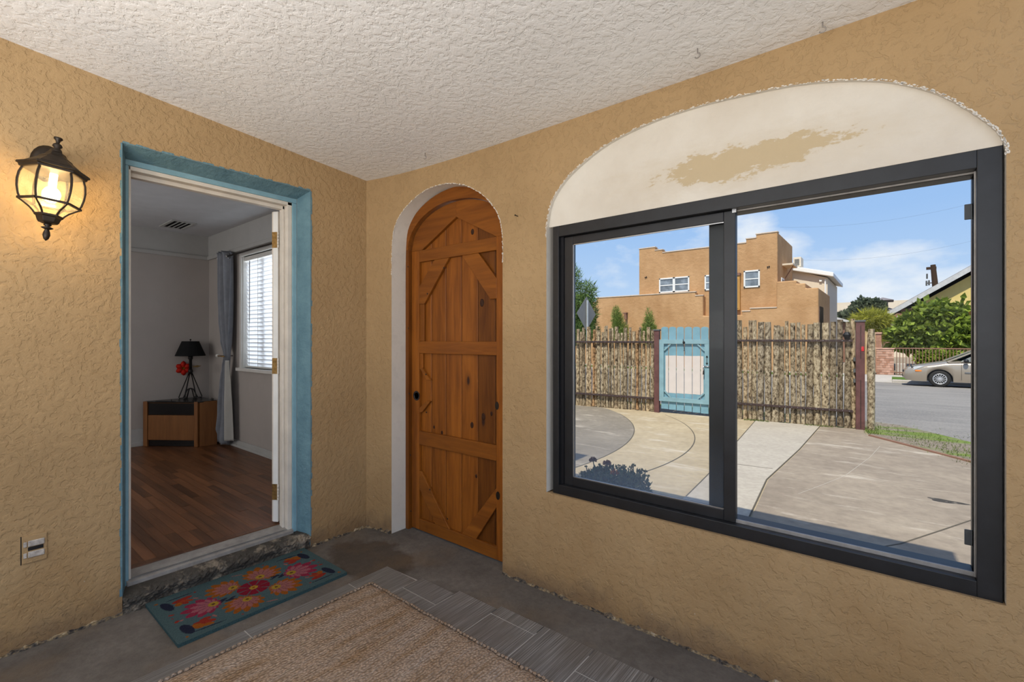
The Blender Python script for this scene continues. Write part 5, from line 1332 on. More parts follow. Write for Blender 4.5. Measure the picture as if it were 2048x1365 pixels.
# flowering plant in a pot just outside the sliding pane
def potted_plant():
    yc = 0.66; b = at(1222, 980, 'y', yc); u = mpp(yc, 1226); x = b.x
    root = thing('potted_flowers', (x, yc, GZ), 'pot of chrysanthemums standing outside the sliding window', 'plant')
    ztop = at(1226, 938, 'y', yc).z; R_ = 82 * u; zc_ = ztop - 0.17
    MB().lathe([(0.13, GZ), (0.19, zc_ - 0.06), (0.205, zc_ - 0.055), (0.205, zc_ - 0.02), (0.185, zc_ - 0.02), (0.17, zc_ - 0.05)], 28, (x, yc, 0)).build('pot', 'pot_clay', root, smooth=False)
    MB().lathe([(0.175, zc_ - 0.048), (0.002, zc_ - 0.04)], 20, (x, yc, 0)).build('soil', 'soil', root)
    r = random.Random(4); m = MB(); leaves(m, r, [((x, yc, zc_ + 0.01), (R_ * .96, R_ * .9, 0.155)), ((x + R_ * .55, yc, zc_ + 0.06), (R_ * .4, R_ * .5, 0.12)), ((x - R_ * .3, yc, zc_ + .05), (R_ * .5, R_ * .5, .10))], 5200, 0.030, up=0.5)
    f = m.build('foliage', 'leaf_mum', root); f['kind'] = 'stuff'
    for px, py, rad, mt in ((1186, 921, 9, 'petal_rust'), (1214, 928.5, 9.5, 'petal_rust'), (1230, 947, 10, 'petal_orange'), (1262, 935, 4.5, 'leaf_mum'), (1248, 934, 5.5, 'leaf_mum'), (1238, 932, 4, 'leaf_mum'), (1267, 932, 5, 'leaf_mum'), (1282, 941, 5, 'leaf_mum'), (1291, 943, 5, 'leaf_mum'), (1297, 953, 4, 'leaf_mum'), (1172, 934, 4, 'leaf_mum'), (1199, 930, 3.5, 'leaf_mum')):
        c = at(px, py, 'y', yc - 0.02); s = MB(); s.tube([(x + (c.x - x) * .6, yc, zc_ + .03), (x + (c.x - x) * .9, yc - .01, (c.z + zc_) / 2 + .02), tuple(c)], 0.0035, 6); so = s.build('stem', 'leaf_mum', root)
        h = MB(); r2 = random.Random(px)
        for _ in range(70 if rad > 6 else 30):
            d = rand_dir(r2); d.z = abs(d.z) * .8 - .25; q = d.normalized(); sd = q.cross(rand_dir(r2)).normalized(); L_ = rad * u; w = L_ * .22
            h.add([c + q * L_ * .1, c + q * L_ * .7 + sd * w, c + q * L_, c + q * L_ * .7 - sd * w], [(0, 1, 2, 3)])
        h.build('flower_head', mt, root)
potted_plant()

# ------------------------------------------------------------------ things beyond the fence
def street_sign():
    y = 11.2; c = at(1173, 628, 'y', y); u = mpp(y, 1173); h = 34.5 * u
    root = thing('street_sign', (c.x, y, gz(y)), 'back of a grey diamond street sign on a pale post', 'sign')
    view = (Vector((c.x, y, 0)) - Vector((CAM.x, CAM.y, 0))).normalized(); side = Vector((view.y, -view.x, 0)); ang = R(57)
    d = side * math.cos(ang) + view * math.sin(ang); nn = Vector((-d.y, d.x, 0))
    if nn.dot(view) < 0: nn = -nn
    m = MB(); m.prism([c + Vector((0, 0, h)), c + d * h, c - Vector((0, 0, h)), c - d * h], tuple(nn * 0.004)); m.build('panel', 'sign_back', root, bevel=0.001)
    p = MB(); q = c - nn * 0.03; p.tube([(q.x, q.y, gz(y) - .1), (q.x, q.y, c.z + h * .78)], 0.032, 10); p.build('post', 'sign_post', root)
street_sign()
def shrub_px(name, label, cat, y, boxes, n, size, leafm, seed, shape='leaf', up=0.0, tr=0.06, base_px=None, depth=1.0, group=None):
    bl = []
    for (x0, y0, x1, y1) in boxes:
        u = mpp(y, (x0 + x1) / 2); c = at((x0 + x1) / 2, (y0 + y1) / 2, 'y', y); rx = (x1 - x0) / 2 * u; rz = (y1 - y0) / 2 * u; bl.append((tuple(c), (rx, max(rx * depth, .12), rz)))
    bx = at(base_px or (boxes[0][0] + boxes[0][2]) / 2, 680, 'y', y).x
    return tree(name, (bx, y, gz(y)), label, cat, bl, n, size, leafm, group, shape, up, seed, tr=tr)
shrub_px('pine_tree', 'tall bushy pine behind the diamond street sign', 'tree', 17.5, [(1126, 530, 1164, 590), (1150, 563, 1194, 604), (1120, 585, 1172, 640), (1150, 590, 1196, 620), (1128, 620, 1192, 665), (1140, 600, 1196, 660), (1095, 560, 1140, 660), (1100, 640, 1200, 690)], 15000, 0.26, 'leaf_pine', 3, 'needle', 0.35, 0.14)
shrub_px('juniper', 'small upright juniper nearer the street sign', 'shrub', 25.6, [(1223, 612, 1243, 660), (1226, 625, 1248, 668), (1222, 640, 1246, 690), (1238, 645, 1258, 690)], 5200, 0.20, 'leaf_juniper', 5, 'needle', 0.9, 0.05)
shrub_px('juniper', 'small upright juniper just left of the blue gate', 'shrub', 25.6, [(1290, 616, 1306, 660), (1284, 635, 1312, 680), (1280, 650, 1316, 695)], 5200, 0.20, 'leaf_juniper', 6, 'needle', 0.9, 0.05)

def adobe_building():
    YF_, YU = 27.6, 28.1; zb = -0.5
    g = lambda px, py, y=YF_: at(px, py, 'y', y)
    root = thing('adobe_building', (g(1400, 680).x, YF_, zb), 'two-storey orange adobe building with stepped parapets', 'building')
    # lower storey with stepped parapet, dropping in the middle
    X = lambda px: g(px, 680).x; Z = lambda px, py: g(px, py).z
    low = [(X(1060), zb), (X(1637), zb), (X(1637), Z(1637, 576)), (X(1611), Z(1611, 576)), (X(1611), Z(1611, 567)), (X(1593), Z(1593, 567)), (X(1593), Z(1593, 562)), (X(1502), Z(1553, 563) - .42), (X(1502), Z(1502, 628)), (X(1478), Z(1478, 628)),
           (X(1405), Z(1405, 597)), (X(1405), Z(1405, 593)), (X(1391), Z(1391, 593)), (X(1391), Z(1391, 585)), (X(1330), Z(1330, 587)), (X(1192), Z(1192, 598)), (X(1192), Z(1192, 604)), (X(1060), Z(1060, 612))]
    zl = Z(1300, 589); zr = Z(1575, 562)
    low = [(X(1060), zb), (X(1637), zb), (X(1637), Z(1637, 575)), (X(1611), Z(1611, 576.5)), (X(1611), Z(1611, 566)), (X(1593), Z(1593, 567)), (X(1593), Z(1593, 561)), (X(1553), Z(1553, 563)),
           (X(1500), Z(1500, 625)), (X(1500), Z(1500, 621)), (X(1395), Z(1395, 597)), (X(1388), Z(1388, 592)), (X(1380), Z(1380, 584)), (X(1192), Z(1192, 597.5)), (X(1192), Z(1192, 604)), (X(1060), Z(1060, 612))]
    # the parapet of the lower storey, true steps
    low = [(X(1060), zb), (X(1637), zb), (X(1637), Z(1637, 575.5)), (X(1611), Z(1637, 575.5)), (X(1611), Z(1611, 566.5)), (X(1593), Z(1611, 566.5)), (X(1593), Z(1593, 561)), (X(1553), Z(1593, 561)),
           (X(1553), Z(1553, 616)), (X(1500), Z(1553, 616)), (X(1500), Z(1500, 623)), (X(1484), Z(1500, 623)), (X(1484), Z(1484, 630)), (X(1406), Z(1484, 630)), (X(1406), Z(1406, 591.5)), (X(1391), Z(1406, 591.5)), (X(1391), Z(1391, 584.5)), (X(1192), Z(1391, 584.5)), (X(1192), Z(1192, 604)), (X(1060), Z(1192, 604))]
    m = MB().prism([(x, YF_, z) for x, z in low], (0, 6.0, 0)); m.build('lower_storey', 'adobe', root, bevel=0.06, seg=3)
    X2 = lambda px: g(px, 680, YU).x; Z2 = lambda px, py: g(px, py, YU).z
    zt1, zt2, zt3 = Z2(1290, 497), Z2(1317, 501), Z2(1400, 497)
    zt3 = 0.5 * (Z2(1325, 507) + Z2(1418, 494.5))
    up = [(X2(1278), 2.4), (X2(1555), 2.4), (X2(1555), Z2(1552, 464.5)), (X2(1512), Z2(1552, 464.5)), (X2(1512), Z2(1512, 476.5)), (X2(1492), Z2(1512, 476.5)), (X2(1492), zt3), (X2(1325), zt3), (X2(1325), Z2(1325, 500)), (X2(1310), Z2(1325, 500)), (X2(1310), Z2(1310, 495)), (X2(1278), Z2(1310, 495))]
    MB().prism([(x, YU, z) for x, z in up], (0, 5.2, 0)).build('upper_storey', 'adobe', root, bevel=0.05, seg=3)
    def coping(pts, y, dep=0.4):
        m = MB()
        for (x0, x1, z) in pts: m.box((min(x0, x1) - .02, y - 0.03, z - 0.01), (max(x0, x1) + .02, y + dep, z + 0.06))
        m.build('coping', 'coping', root, bevel=0.015)
    coping([(X2(1555), X2(1512), Z2(1552, 464.5)), (X2(1512), X2(1492), Z2(1512, 476.5)), (X2(1492), X2(1325), zt3), (X2(1325), X2(1310), Z2(1325, 500)), (X2(1310), X2(1278), Z2(1310, 495))], YU)
    coping([(X(1391), X(1192), Z(1391, 584.5)), (X(1406), X(1391), Z(1406, 591.5)), (X(1500), X(1484), Z(1500, 623)), (X(1553), X(1500), Z(1553, 616))], YF_, 0.25)
    def win(px0, px1, py0, py1, lights=1):
        x0, x1 = X2(px0), X2(px1); z1, z0 = Z2((px0 + px1) / 2, py0), Z2((px0 + px1) / 2, py1); y = YU
        f = MB(); t = 0.09
        f.box((x0, y - .05, z0), (x0 + t, y + .06, z1)).box((x1 - t, y - .05, z0), (x1, y + .06, z1)).box((x0, y - .05, z1 - t), (x1, y + .06, z1)).box((x0, y - .05, z0), (x1, y + .06, z0 + t))
        if lights == 2: xm = (x0 + x1) / 2; f.box((xm - .08, y - .05, z0), (xm + .08, y + .06, z1))
        fo = f.build('window', 'paint_white', root, bevel=0.01)
        zm = (z0 + z1) / 2; spans = [(x0 + t, x1 - t)] if lights == 1 else [(x0 + t, (x0 + x1) / 2 - .08), ((x0 + x1) / 2 + .08, x1 - t)]
        for a, b in spans:
            MB().box((a, y - .035, zm - .03), (b, y + .03, zm + .03)).build('meeting_rail', 'paint_white', fo)
            for za, zb_ in ((z0 + t, zm - .03), (zm + .03, z1 - t)): MB().box((a, y - .012, za), (b, y + .03, zb_)).build('pane', 'pane_far', fo)
    win(1318.5, 1379, 555, 585, 2); win(1409.5, 1432, 550, 581); win(1487.5, 1520, 541, 575.5)
    d0, d1 = X2(1460), X2(1481.5); zz1, zz0 = Z2(1471, 551), Z2(1471, 621)
    db = MB().box((d0, YU - .25, zz0), (d1, YU + .05, zz1)); do = db.build('timber_door', 'shutter_wood', root, bevel=0.01)
    for k in range(3):
        a = d0 + .05 + (d1 - d0 - .1) * k / 3; MB().box((a + .01, YU - .27, zz0 + .1), (a + (d1 - d0 - .1) / 3 - .01, YU - .25, zz1 - .25)).build('board', 'shutter_wood', do)
    MB().box((d0 - .1, YU - .3, zz1 - .06), (d1 + .02, YU + .05, zz1 + .1)).build('lintel', 'shade_brown', do, bevel=0.01)
    # side wall, facing right: small window, projecting timber and a barred opening below
    xs = X2(1555); s = MB(); s.box((xs, YU + 1.1, 4.05), (xs + .04, YU + 2.0, 5.0)); so = s.build('window', 'paint_white', root); MB().box((xs + .03, YU + 1.2, 4.15), (xs + .05, YU + 1.9, 4.9)).build('pane', 'pane_far', so)
    MB().box((xs, YU + 1.5, 5.75), (xs + 0.55, YU + 3.2, 5.85)).build('canopy', 'cream_render', root); br = MB(); br.tube([(xs + .5, YU + 2.0, 5.76), (xs, YU + 2.0, 4.9)], .03, 6); br.build('canopy_brace', 'shade_brown', root)
    xl = X(1637); bo = MB().box((xl - .02, YF_ + .25, zb + 1.0), (xl + .015, YF_ + 1.9, 3.15)).build('side_opening', 'shade_brown', root)
    for k in range(7): MB().tube([(xl + .04, YF_ + .35 + k * .22, zb + 1.0), (xl + .04, YF_ + .35 + k * .22, 3.15)], 0.025, 6).build('bar', 'metal_bronze', bo)
    # wall lamp and vent holes on the front
    p = g(1253, 633); wl = MB().tube([(p.x, YF_ - .15, p.z - .22), (p.x, YF_ - .15, p.z + .18)], .09, 10); wl.box((p.x - .18, YF_ - .25, p.z + .18), (p.x + .1, YF_ + .02, p.z + .25)); wl.build('wall_lamp', 'shade_brown', root)
    v = MB()
    for px, py in ((1292, 555), (1537, 534)):
        q = g(px, py, YU)
        for e in (-.04, .04): v.tube([(q.x + e, YU - .06, q.z + e * .3), (q.x + e, YU + .02, q.z + e * .3)], .035, 8)
    v.build('vent_pipe', 'metal_black', root)
adobe_building()

def cream_building():
    y = 34.0; g = lambda px, py: at(px, py, 'y', y); root = thing('cream_building', (g(1620, 680).x, y, -0.5), 'cream rendered building with white roof edge behind the adobe', 'building')
    x0, x1 = g(1575, 680).x, g(1655, 680).x; za, zb_ = g(1582, 538).z, g(1655, 556).z
    MB().prism([(x0, y, -0.5), (x1, y, -0.5), (x1, y, zb_), (x0, y, za)], (0, 7, 0)).build('wall', 'cream_render', root)
    xe = g(1668, 680).x; MB().prism([(x0 - .2, y - .35, za - .02), (xe, y - .35, g(1668, 553).z - .06), (xe, y - .35, g(1668, 553).z + .22), (x0 - .2, y - .35, za + .28)], (0, 7.6, 0)).build('roof', 'roof_white', root, bevel=0.04)
    MB().tube([(x1 - .12, y - .06, zb_ - .1), (x1 - .12, y - .06, -.5)], .05, 8).build('downpipe', 'roof_white', root)
    q = g(1641, 562); MB().box((q.x - .06, y - .12, q.z - .06), (q.x + .08, y, q.z + .05)).build('wall_light', 'roof_white', root)
    a, b = g(1582, 534), g(1598, 510); c = thing('rooftop_cooler', ((a.x + b.x) / 2, y + 1.4, a.z), 'pale metal cooler box on the cream roof', 'cooler')
    MB().box((a.x, y + .9, a.z + .1), (b.x, y + 2.0, b.z)).build('cabinet', 'cream_render', c, bevel=0.02)
    lo = MB()
    for k in range(5): lo.box((a.x + .08, y + .88, b.z - .2 - k * .09), (b.x - .1, y + .9, b.z - .15 - k * .09))
    lo.build('louvre', 'cap_grey', c)
cream_building()

def yellow_house():
    y = 33.0; g = lambda px, py, yy=y: at(px, py, 'y', yy); root = thing('yellow_house', (g(1900, 680).x, y, -0.5), 'yellow gabled house behind the leafy tree', 'house')
    eL = g(1789, 626); ap = g(2010, 504); xr = 2 * ap.x - eL.x; zb = g(1900, 616).z
    MB().prism([(eL.x + .3, y, zb), (xr - .3, y, zb), (xr - .3, y, eL.z - .05), (ap.x, y, ap.z - .25), (eL.x + .3, y, eL.z - .05)], (0, 9, 0)).build('gable', 'yellow_render', root)
    for sgn, (pa, pb) in enumerate(((eL, ap), (Vector((xr, y, eL.z)), ap))):
        d = (pb - pa).normalized(); n = Vector((-d.z, 0, d.x)) if sgn == 0 else Vector((d.z, 0, -d.x))
        a = pa - d * .3
        MB().prism([(a.x, y - .5, a.z), (pb.x, y - .5, pb.z), (pb.x + n.x * .22, y - .5, pb.z + n.z * .22), (a.x + n.x * .22, y - .5, a.z + n.z * .22)], (0, 10, 0)).build('roof_slope', 'roof_shingle', root)
        MB().prism([(a.x, y - .56, a.z - .05), (pb.x, y - .56, pb.z - .05), (pb.x + n.x * .2, y - .56, pb.z + n.z * .2), (a.x + n.x * .2, y - .56, a.z + n.z * .2)], (0, .05, 0)).build('barge_board', 'fascia_grey', root)
    # porch below the gable: beam, shaded recess, brick column, window, side eave
    MB().box((eL.x + .3, y - .05, zb - .15), (xr, y + .3, zb + .02)).build('beam', 'shade_brown', root)
    MB().box((eL.x + 1.0, y + 1.8, -.5), (xr, y + 2.0, zb)).build('porch_wall', 'yellow_render', root)
    wx = g(1920, 680, y + 1.8); wz1, wz0 = g(1935, 636, y + 1.8).z, g(1935, 692, y + 1.8).z
    w = MB().box((wx.x - .1, y + 1.7, wz0 - .1), (wx.x + 3.2, y + 1.82, wz1 + .1)).build('window', 'fascia_grey', root); MB().box((wx.x, y + 1.66, wz0), (wx.x + 3.1, y + 1.71, wz1)).build('pane', 'pane_dark', w)
    a, b = g(1764, 680), g(1781, 680); zt = g(1770, 646).z
    MB().box((a.x, y - .3, -.5), (b.x, y + .3, zt)).build('column', 'brick_pale', root, bevel=0.02); MB().box((a.x - .08, y - .36, g(1770, 675).z - .05), (b.x + .08, y + .36, g(1770, 675).z + .05)).build('column_band', 'brick_red', root)
    e0 = g(1766, 647); MB().prism([(e0.x, y - .6, e0.z), (e0.x + .25, y - .6, e0.z), (eL.x + .7, y - .6, eL.z - .15), (eL.x + .1, y - .6, eL.z - .05)], (0, 4, 0)).build('porch_eave', 'shade_brown', root)
    MB().bar((eL.x + .1, y - .65, eL.z - .25), (g(1826, 645).x, y - .65, g(1826, 645).z), .06, .2).build('eave_edge', 'fascia_grey', root)
    v = g(1948, 570); vo = MB()
    for k in range(6): vo.box((v.x - .1, y - .05, v.z + .3 - k * .14), (v.x + .55, y - .01, v.z + .37 - k * .14))
    vo.build('gable_vent', 'paint_white', root)
yellow_house()

def far_house():
    y = 62.0; g = lambda px, py: at(px, py, 'y', y); root = thing('grey_roofed_house', (g(1745, 680).x, y, -0.5), 'distant house with grey hipped roof and cupola', 'house')
    x0, x1 = g(1640, 680).x, g(1850, 680).x; z0, z1 = g(1745, 640).z, g(1745, 603).z
    MB().box((x0 + .6, y + .6, -.5), (x1 - .6, y + 9, z0)).build('wall', 'cream_render', root)
    MB().add([(x0, y, z0), (x1, y, z0), (x1, y + 10, z0), (x0, y + 10, z0), (x0 + 4, y + 5, z1), (x1 - 4, y + 5, z1)], [(0, 1, 5, 4), (1, 2, 5), (2, 3, 4, 5), (3, 0, 4), (0, 3, 2, 1)]).build('roof', 'roof_shingle', root)
    a, b = g(1742, 603), g(1788, 603); za = g(1760, 603).z; zt = g(1760, 589.5).z; ze = g(1760, 598).z
    MB().box((a.x + .5, y + 3, za - 1.5), (b.x - .5, y + 6, ze)).build('cupola', 'roof_shingle', root)
    xm = (a.x + b.x) / 2; MB().add([(a.x, y + 2.4, ze), (b.x, y + 2.4, ze), (b.x, y + 6.6, ze), (a.x, y + 6.6, ze), (xm, y + 4.5, zt)], [(0, 1, 4), (1, 2, 4), (2, 3, 4), (3, 0, 4), (3, 2, 1, 0)]).build('cupola_roof', 'roof_shingle', root)
    y2 = 78.0; w = MB().box((at(1655, 680, 'y', y2).x, y2, -.5), (at(1850, 680, 'y', y2).x, y2 + 6, at(1750, 603, 'y', y2).z)); o = thing('long_flat_building', (at(1750, 680, 'y', y2).x, y2, -.5), 'long flat pale building far behind the grey roof', 'building'); w.build('wall', 'cream_render', o)
    y3 = 45.0; q = lambda px, py: at(px, py, 'y', y3); r = thing('low_shed', (q(1680, 680).x, y3, -.5), 'low shed with pale roof edge beyond the pole fence', 'shed')
    MB().box((q(1655, 680).x, y3 + .3, -.5), (q(1700, 680).x, y3 + 4, q(1690, 645).z)).build('wall', 'shade_brown', r)
    MB().bar((q(1655, 632).x, y3, q(1655, 632).z), (q(1702, 645).x, y3, q(1702, 645).z), .3, .18).build('roof_edge', 'fascia_grey', r)
far_house()

shrub_px('leafy_tree', 'broad leafy green tree in front of the yellow house', 'tree', 29.6, [(1800, 625, 1870, 690), (1840, 605, 1905, 665), (1880, 612, 1930, 670), (1783, 650, 1850, 704), (1850, 650, 1925, 706), (1905, 640, 1950, 690), (1925, 648, 1968, 672), (1872, 596, 1890, 640), (1917, 600, 1932, 640), (1835, 600, 1852, 640)], 5200, 0.36, 'leaf_green', 12, tr=0.10, base_px=1862, depth=0.9)
shrub_px('leafy_shrub', 'green shrub behind the iron railings', 'shrub', 28.2, [(1835, 700, 1895, 735), (1870, 702, 1930, 725), (1842, 712, 1870, 742)], 1900, 0.15, 'leaf_green', 14, tr=0.04, depth=0.4)
shrub_px('palm_like_tree', 'yellow-green feathery tree left of the yellow house', 'tree', 31.2, [(1715, 624, 1775, 655), (1740, 640, 1772, 672), (1705, 632, 1740, 655), (1750, 645, 1768, 690)], 6000, 0.42, 'leaf_yellow', 15, 'needle', -0.2, tr=0.10, base_px=1737, depth=0.6)
shrub_px('grey_tree', 'dusty grey-green tree before the grey hipped roof', 'tree', 52.0, [(1708, 600, 1765, 640), (1680, 622, 1722, 650), (1718, 596, 1728, 625), (1740, 610, 1770, 650)], 5200, 0.42, 'leaf_grey', 16, tr=0.15)

def utility_pole():
    y = 60.0; g = lambda px, py: at(px, py, 'y', y); b, t = g(1868, 600), g(1866, 530); u = mpp(y, 1868)
    root = thing('utility_pole', (b.x, y, -.5), 'dark wooden utility pole rising behind the yellow roof', 'pole')
    MB().tube([(b.x + .2, y, -.5), (g(1871, 577).x, y, g(1871, 577).z), (t.x, y, t.z)], [.26, .24, .2], 10).build('shaft', 'pole_wood', root)
    MB().box((t.x - .5, y - .1, t.z - .45), (t.x + .25, y + .1, t.z - .2)).build('head_bracket', 'pole_wood', root)
    for px, py in ((1854, 553), (1865, 551), (1853, 567), (1858, 566)):
        q = g(px, py); MB().tube([(q.x, y, q.z - .25), (q.x, y, q.z + .25)], .07, 6).build('insulator', 'cap_grey', root)
    MB().bar(g(1852, 567), g(1869, 566), .08, .08).build('cross_arm', 'pole_wood', root)
utility_pole()
def wire(name, pa, pb, ya, yb, label, sag=0.6):
    a, b = at(*pa, 'y', ya), at(*pb, 'y', yb); m = MB(); m.tube([a.lerp(b, k / 16) - Vector((0, 0, sag * 4 * (k / 16) * (1 - k / 16))) for k in range(17)], 0.004, 5)
    o = m.build(name, 'cap_grey'); recenter(o, a); tag(o, label, 'wire')
wire('overhead_wire', (1560, 455), (1990, 395), 40, 46, 'upper thin overhead wire across the sky right of the adobe')
wire('overhead_wire', (1590, 520), (1990, 470), 40, 46, 'lower thin overhead wire across the sky right of the adobe')

# brick pier, railings, wooden pickets across the street
def front_fence():
    y = 27.3; g = lambda px, py: at(px, py, 'y', y); zb = -0.36
    root = thing('brick_pier', (g(1770, 680).x, y, zb), 'low brick fence pier at the start of the iron railings', 'pier')
    x0, x1, zt = g(1752.5, 680).x, g(1788, 680).x, g(1770, 696.5).z
    MB().box((x0 + .012, y + .012, zb - .1), (x1 - .012, y + .38, zt - .05)).build('core', 'mortar', root)
    rr = random.Random(6); n = 11; h = (zt - zb - .06) / n; bw = (x1 - x0) / 4.5
    for k in range(n):
        x = x0 - (0 if k % 2 == 0 else bw / 2)
        while x < x1 - .02:
            a, b = max(x, x0), min(x + bw, x1)
            if b - a > .04: MB().box((a + .006, y - rr.uniform(0, .008), zb + k * h + .006), (b - .006, y + .06, zb + (k + 1) * h - .006)).build('brick', rr.choice(('brick_red', 'brick_pale', 'brick_pale')), root)
            x += bw
    MB().box((x0 - .03, y - .03, zt - .06), (x1 + .03, y + .42, zt)).build('cap', 'brick_pale', root, bevel=0.01)
    r = thing('iron_railing', (x1, y + .1, zb), 'brown iron railing running behind the parked car', 'railing'); xe = g(2080, 680).x; zt2 = g(1850, 697.5).z
    for z in (zt2, zb + .12): MB().bar((x1, y + .15, z), (xe, y + .15, z), .05, .05).build('rail', 'shade_brown', r)
    x = x1 + .10
    while x < xe: MB().tube([(x, y + .15, zb), (x, y + .15, zt2)], .014, 6).build('picket', 'shade_brown', r); x += 0.118
    bw = thing('cut_stone', (x1 + .6, y + .35, zb), 'pale cut stone lying behind the iron railings', 'stone'); MB().box((x1 + .05, y + .25, zb), (g(1812, 680).x, y + .6, g(1800, 728).z)).build('stone', 'sidewalk', bw, bevel=0.03)
    p = thing('picket_panel', (g(1741, 680).x, y - .4, zb), 'raw wooden picket panel beside the brick pier', 'fence'); zt3 = g(1741, 664).z; px = 1729.5
    for k in range(6):
        a, b = at(px, 680, 'y', y - .4).x, at(px + 3.6, 680, 'y', y - .4).x; MB().box((a + .006, y - .4, zb + .02), (b - .006, y - .37, zt3 + rr.uniform(-.03, .02))).build('picket', 'picket_raw', p, bevel=0.004); px += 3.6
    q = thing('brick_gatepost', (g(1757, 680).x, y + 2, zb), 'brick gatepost behind the wooden pickets', 'gatepost'); MB().box((at(1751, 680, 'y', y + 2).x, y + 2, zb), (at(1763, 680, 'y', y + 2).x, y + 2.5, at(1757, 668, 'y', y + 2).z)).build('shaft', 'brick_red', q); MB().box((at(1750, 680, 'y', y + 2).x, y + 1.95, at(1757, 668, 'y', y + 2).z), (at(1764, 680, 'y', y + 2).x, y + 2.55, at(1757, 665, 'y', y + 2).z)).build('cap', 'brick_pale', q)
front_fence()

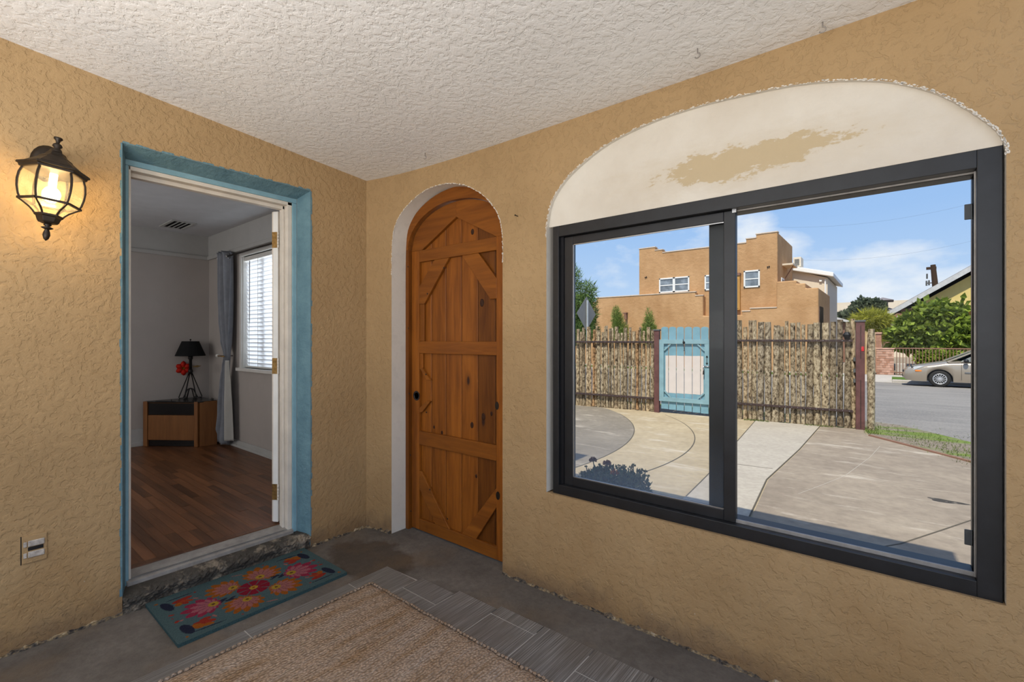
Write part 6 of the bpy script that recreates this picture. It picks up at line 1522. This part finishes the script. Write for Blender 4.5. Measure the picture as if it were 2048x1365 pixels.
# ------------------------------------------------------------------ parked car
def car():
    yn = 22.0; zg = gz(22.6) + 0.005; x0 = 3.33; Lc = 4.35; W = 1.70; yc = yn + W / 2
    root = thing('parked_car', (x0 + Lc / 2, yc, zg), 'beige saloon car parked across the street', 'car')
    wf, wr_, wrad = 4.40, 7.02, 0.315
    top = [(0, .50), (.03, .60), (.12, .70), (.5, .82), (1.0, .925), (1.22, .975), (1.45, .99), (2.8, 1.0), (3.4, .99), (3.7, 1.02), (4.15, .98), (4.30, .85), (4.35, .60)]
    bot = [(0, .36), (.05, .26), (.3, .20), (4.0, .22), (4.3, .30), (4.35, .42)]
    half = [(0, .52), (.06, .68), (.25, .79), (.7, .84), (2.0, .85), (3.6, .84), (4.1, .78), (4.3, .68), (4.35, .55)]
    xs = sorted(set([round(Lc * k / 60, 4) for k in range(61)] + [round(w - x0 + (wrad + .055) * math.cos(math.pi * k / 14), 4) for w in (wf, wr_) for k in range(15)]))
    m = MB(); secs = []
    for x in xs:
        zt, zb_, hw = interp(top, x), interp(bot, x), interp(half, x); lo = zb_
        for w in (wf, wr_):
            dx = x - (w - x0)
            if abs(dx) < wrad + .055: lo = max(lo, wrad + math.sqrt(max(0, (wrad + .055) ** 2 - dx * dx)) - 0.005)
        lo = min(lo, zt - .12); sh = zt - .10 if zt > .7 else zt - .05
        secs.append([(hw * .94, lo), (hw * .985, lo + (sh - lo) * .35), (hw, lo + (sh - lo) * .65), (hw * .985, sh - .02), (hw * .95, sh + .03), (hw * .86, zt - .03), (hw * .6, zt - .005), (0, zt)])
    k = len(secs[0])
    for sgn in (-1, 1):
        vs = [(x0 + x, yc + sgn * h, zg + z) for x, s in zip(xs, secs) for h, z in s]
        fs = [(i * k + j, (i + 1) * k + j, (i + 1) * k + j + 1, i * k + j + 1) for i in range(len(xs) - 1) for j in range(k - 1)]
        if sgn == 1: fs = [f[::-1] for f in fs]
        m.add(vs, fs)
        n0 = [(x0, yc + sgn * h, zg + z) for h, z in secs[0]]; m.add(n0 + [(x0, yc, zg + secs[0][0][1])], [tuple(range(len(n0) + 1)) if sgn == 1 else tuple(range(len(n0), -1, -1))])
        n1 = [(x0 + Lc, yc + sgn * h, zg + z) for h, z in secs[-1]]; m.add(n1 + [(x0 + Lc, yc, zg + secs[-1][0][1])], [tuple(range(len(n1), -1, -1)) if sgn == 1 else tuple(range(len(n1) + 1))])
    body = m.build('body', 'car_paint', root, smooth=True)
    MB().box((x0 + .25, yc - .70, zg + .22), (x0 + Lc - .3, yc + .70, zg + .75)).build('underbody', 'car_trim', root)
    # cabin: roof shell, glass, pillars
    def cab(x, z, inset): return x, z, inset
    A0, A1, B1, B0 = (1.28, .965), (2.10, 1.40), (3.15, 1.40), (3.72, .99)
    hw0, hw1 = .80, .56
    rf = MB()
    def P(xz, h, s): return (x0 + xz[0], yc + s * h, zg + xz[1])
    rf.grid(lambda u, v: (x0 + A1[0] - .03 + (B1[0] - A1[0] + .06) * u, yc + (2 * v - 1) * (hw1 + .02), zg + 1.40 + .045 * math.sin(math.pi * u) * (1 - .3 * (2 * v - 1) ** 2) + .025 * (1 - (2 * v - 1) ** 4)), 12, 10)
    rf.build('roof', 'car_paint', root, smooth=True, solid=0.02)
    MB().add([P(A0, hw0 * .93, -1), P(A0, hw0 * .93, 1), P(A1, hw1, 1), P(A1, hw1, -1)], [(0, 1, 2, 3)]).build('windscreen', 'car_glass', root, solid=0.006)
    MB().add([P(B0, hw0 * .9, -1), P(B0, hw0 * .9, 1), P(B1, hw1, 1), P(B1, hw1, -1)], [(3, 2, 1, 0)]).build('rear_window', 'car_glass', root, solid=0.006)
    for s in (-1, 1):
        for tag_, q in (('side_window', [(1.62, .985), (2.22, 1.355), (2.62, 1.365), (2.62, .99)]), ('side_window', [(2.70, .99), (2.70, 1.365), (3.12, 1.355), (3.50, 1.0)])):
            def hh(z): return hw0 + (hw1 - hw0) * (z - .97) / .43 + .004
            pl = [P((a, b), hh(b), s) for a, b in q]; MB().add(pl, [(0, 1, 2, 3)] if s == -1 else [(3, 2, 1, 0)]).build(tag_, 'car_glass', root, solid=0.006)
        def hh2(z): return hw0 + (hw1 - hw0) * (z - .97) / .43
        for (a, b, w) in ((A0, A1, .055), (B0, B1, .09)): MB().bar(P(a, hw0 * .97, s), P(b, hh2(b[1]), s), w, .05).build('pillar', 'car_paint', root, bevel=.01)
        MB().bar(P((2.66, .98), hh2(.98), s), P((2.66, 1.39), hh2(1.39), s), .07, .03).build('pillar', 'car_trim', root)
        MB().bar(P((2.10, 1.385), hw1 + .01, s), P((3.15, 1.385), hw1 + .01, s), .04, .05).build('roof_rail', 'car_paint', root, bevel=.01)
        MB().bar(P((1.30, .955), hw0 + .01, s), P((1.62, .985), hw0 + .01, s), .03, .04).build('sail_panel', 'car_paint', root)
        mr = MB().ball(P((1.78, 1.02), .95, s), .10, 12, 8, (.75, .9, .75)); mr.bar(P((1.82, .985), .84, s), P((1.80, 1.0), .93, s), .05, .04); mr.build('door_mirror', 'car_trim', root, smooth=True)
        MB().box((x0 + 1.75, yc + s * .852 - .012, zg + .555), (x0 + 3.2, yc + s * .852 + .012, zg + .605)).build('rub_strip', 'car_trim_grey', root, bevel=.008)
        MB().box((x0 + .36, yc + s * .80 - .02, zg + .575), (x0 + .56, yc + s * .80 + .022, zg + .635)).build('side_marker', 'amber', root, bevel=.01)
        hl = MB().prism([P((.10, .60), .66, s), P((.34, .645), .80, s), P((.62, .78), .815, s), P((.44, .775), .76, s), P((.16, .69), .60, s)], (0, 0, 0.012)); hl.build('headlight', 'lens_clear', root)
        ln = MB(); ln.box((x0 + 1.66, yc + s * .853 - .004, zg + .30), (x0 + 1.668, yc + s * .853 + .004, zg + .95)); ln.box((x0 + 2.66, yc + s * .855 - .004, zg + .30), (x0 + 2.668, yc + s * .855 + .004, zg + .96)); ln.build('door_gap', 'car_trim', root)
        for wx in (wf, wr_):
            ys = yc + s * (W / 2 - .10); M = Matrix.Rotation(R(90), 3, 'X')
            ty = MB().lathe([(.20, -.09), (.27, -.095), (.305, -.08), (wrad, -.05), (wrad, .05), (.305, .08), (.27, .095), (.20, .09)], 36, (wx, ys, zg + wrad), M); to = ty.build('wheel', 'tyre', root, smooth=True)
            yo = ys + s * .088; rim = MB().lathe([(.205, 0.0), (.205, .012), (.185, .016), (.178, .0)], 32, (wx, yo, zg + wrad), M if s < 0 else Matrix.Rotation(R(-90), 3, 'X')); rim.build('rim', 'hubcap', to, smooth=True)
            MB().lathe([(.18, 0), (.001, .001)], 24, (wx, yo - s * .02, zg + wrad), M if s < 0 else Matrix.Rotation(R(-90), 3, 'X')).build('brake_disc', 'car_trim', to)
            sp = MB()
            for q in range(14):
                a = 2 * math.pi * q / 14; sp.bar((wx + .03 * math.cos(a), yo + s * .006, zg + wrad + .03 * math.sin(a)), (wx + .185 * math.cos(a), yo + s * .002, zg + wrad + .185 * math.sin(a)), .020, .012, up=(0, 1, 0))
            sp.lathe([(.05, 0), (.045, .014), (.001, .018)], 16, (wx, yo, zg + wrad), M if s < 0 else Matrix.Rotation(R(-90), 3, 'X')); sp.build('spokes', 'hubcap', to)
    MB().box((x0 - .012, yc - .45, zg + .33), (x0 + .05, yc + .45, zg + .42)).build('air_intake', 'car_trim', root); MB().box((x0 - .004, yc - .35, zg + .515), (x0 + .05, yc + .35, zg + .585)).build('grille', 'car_trim', root)
car()
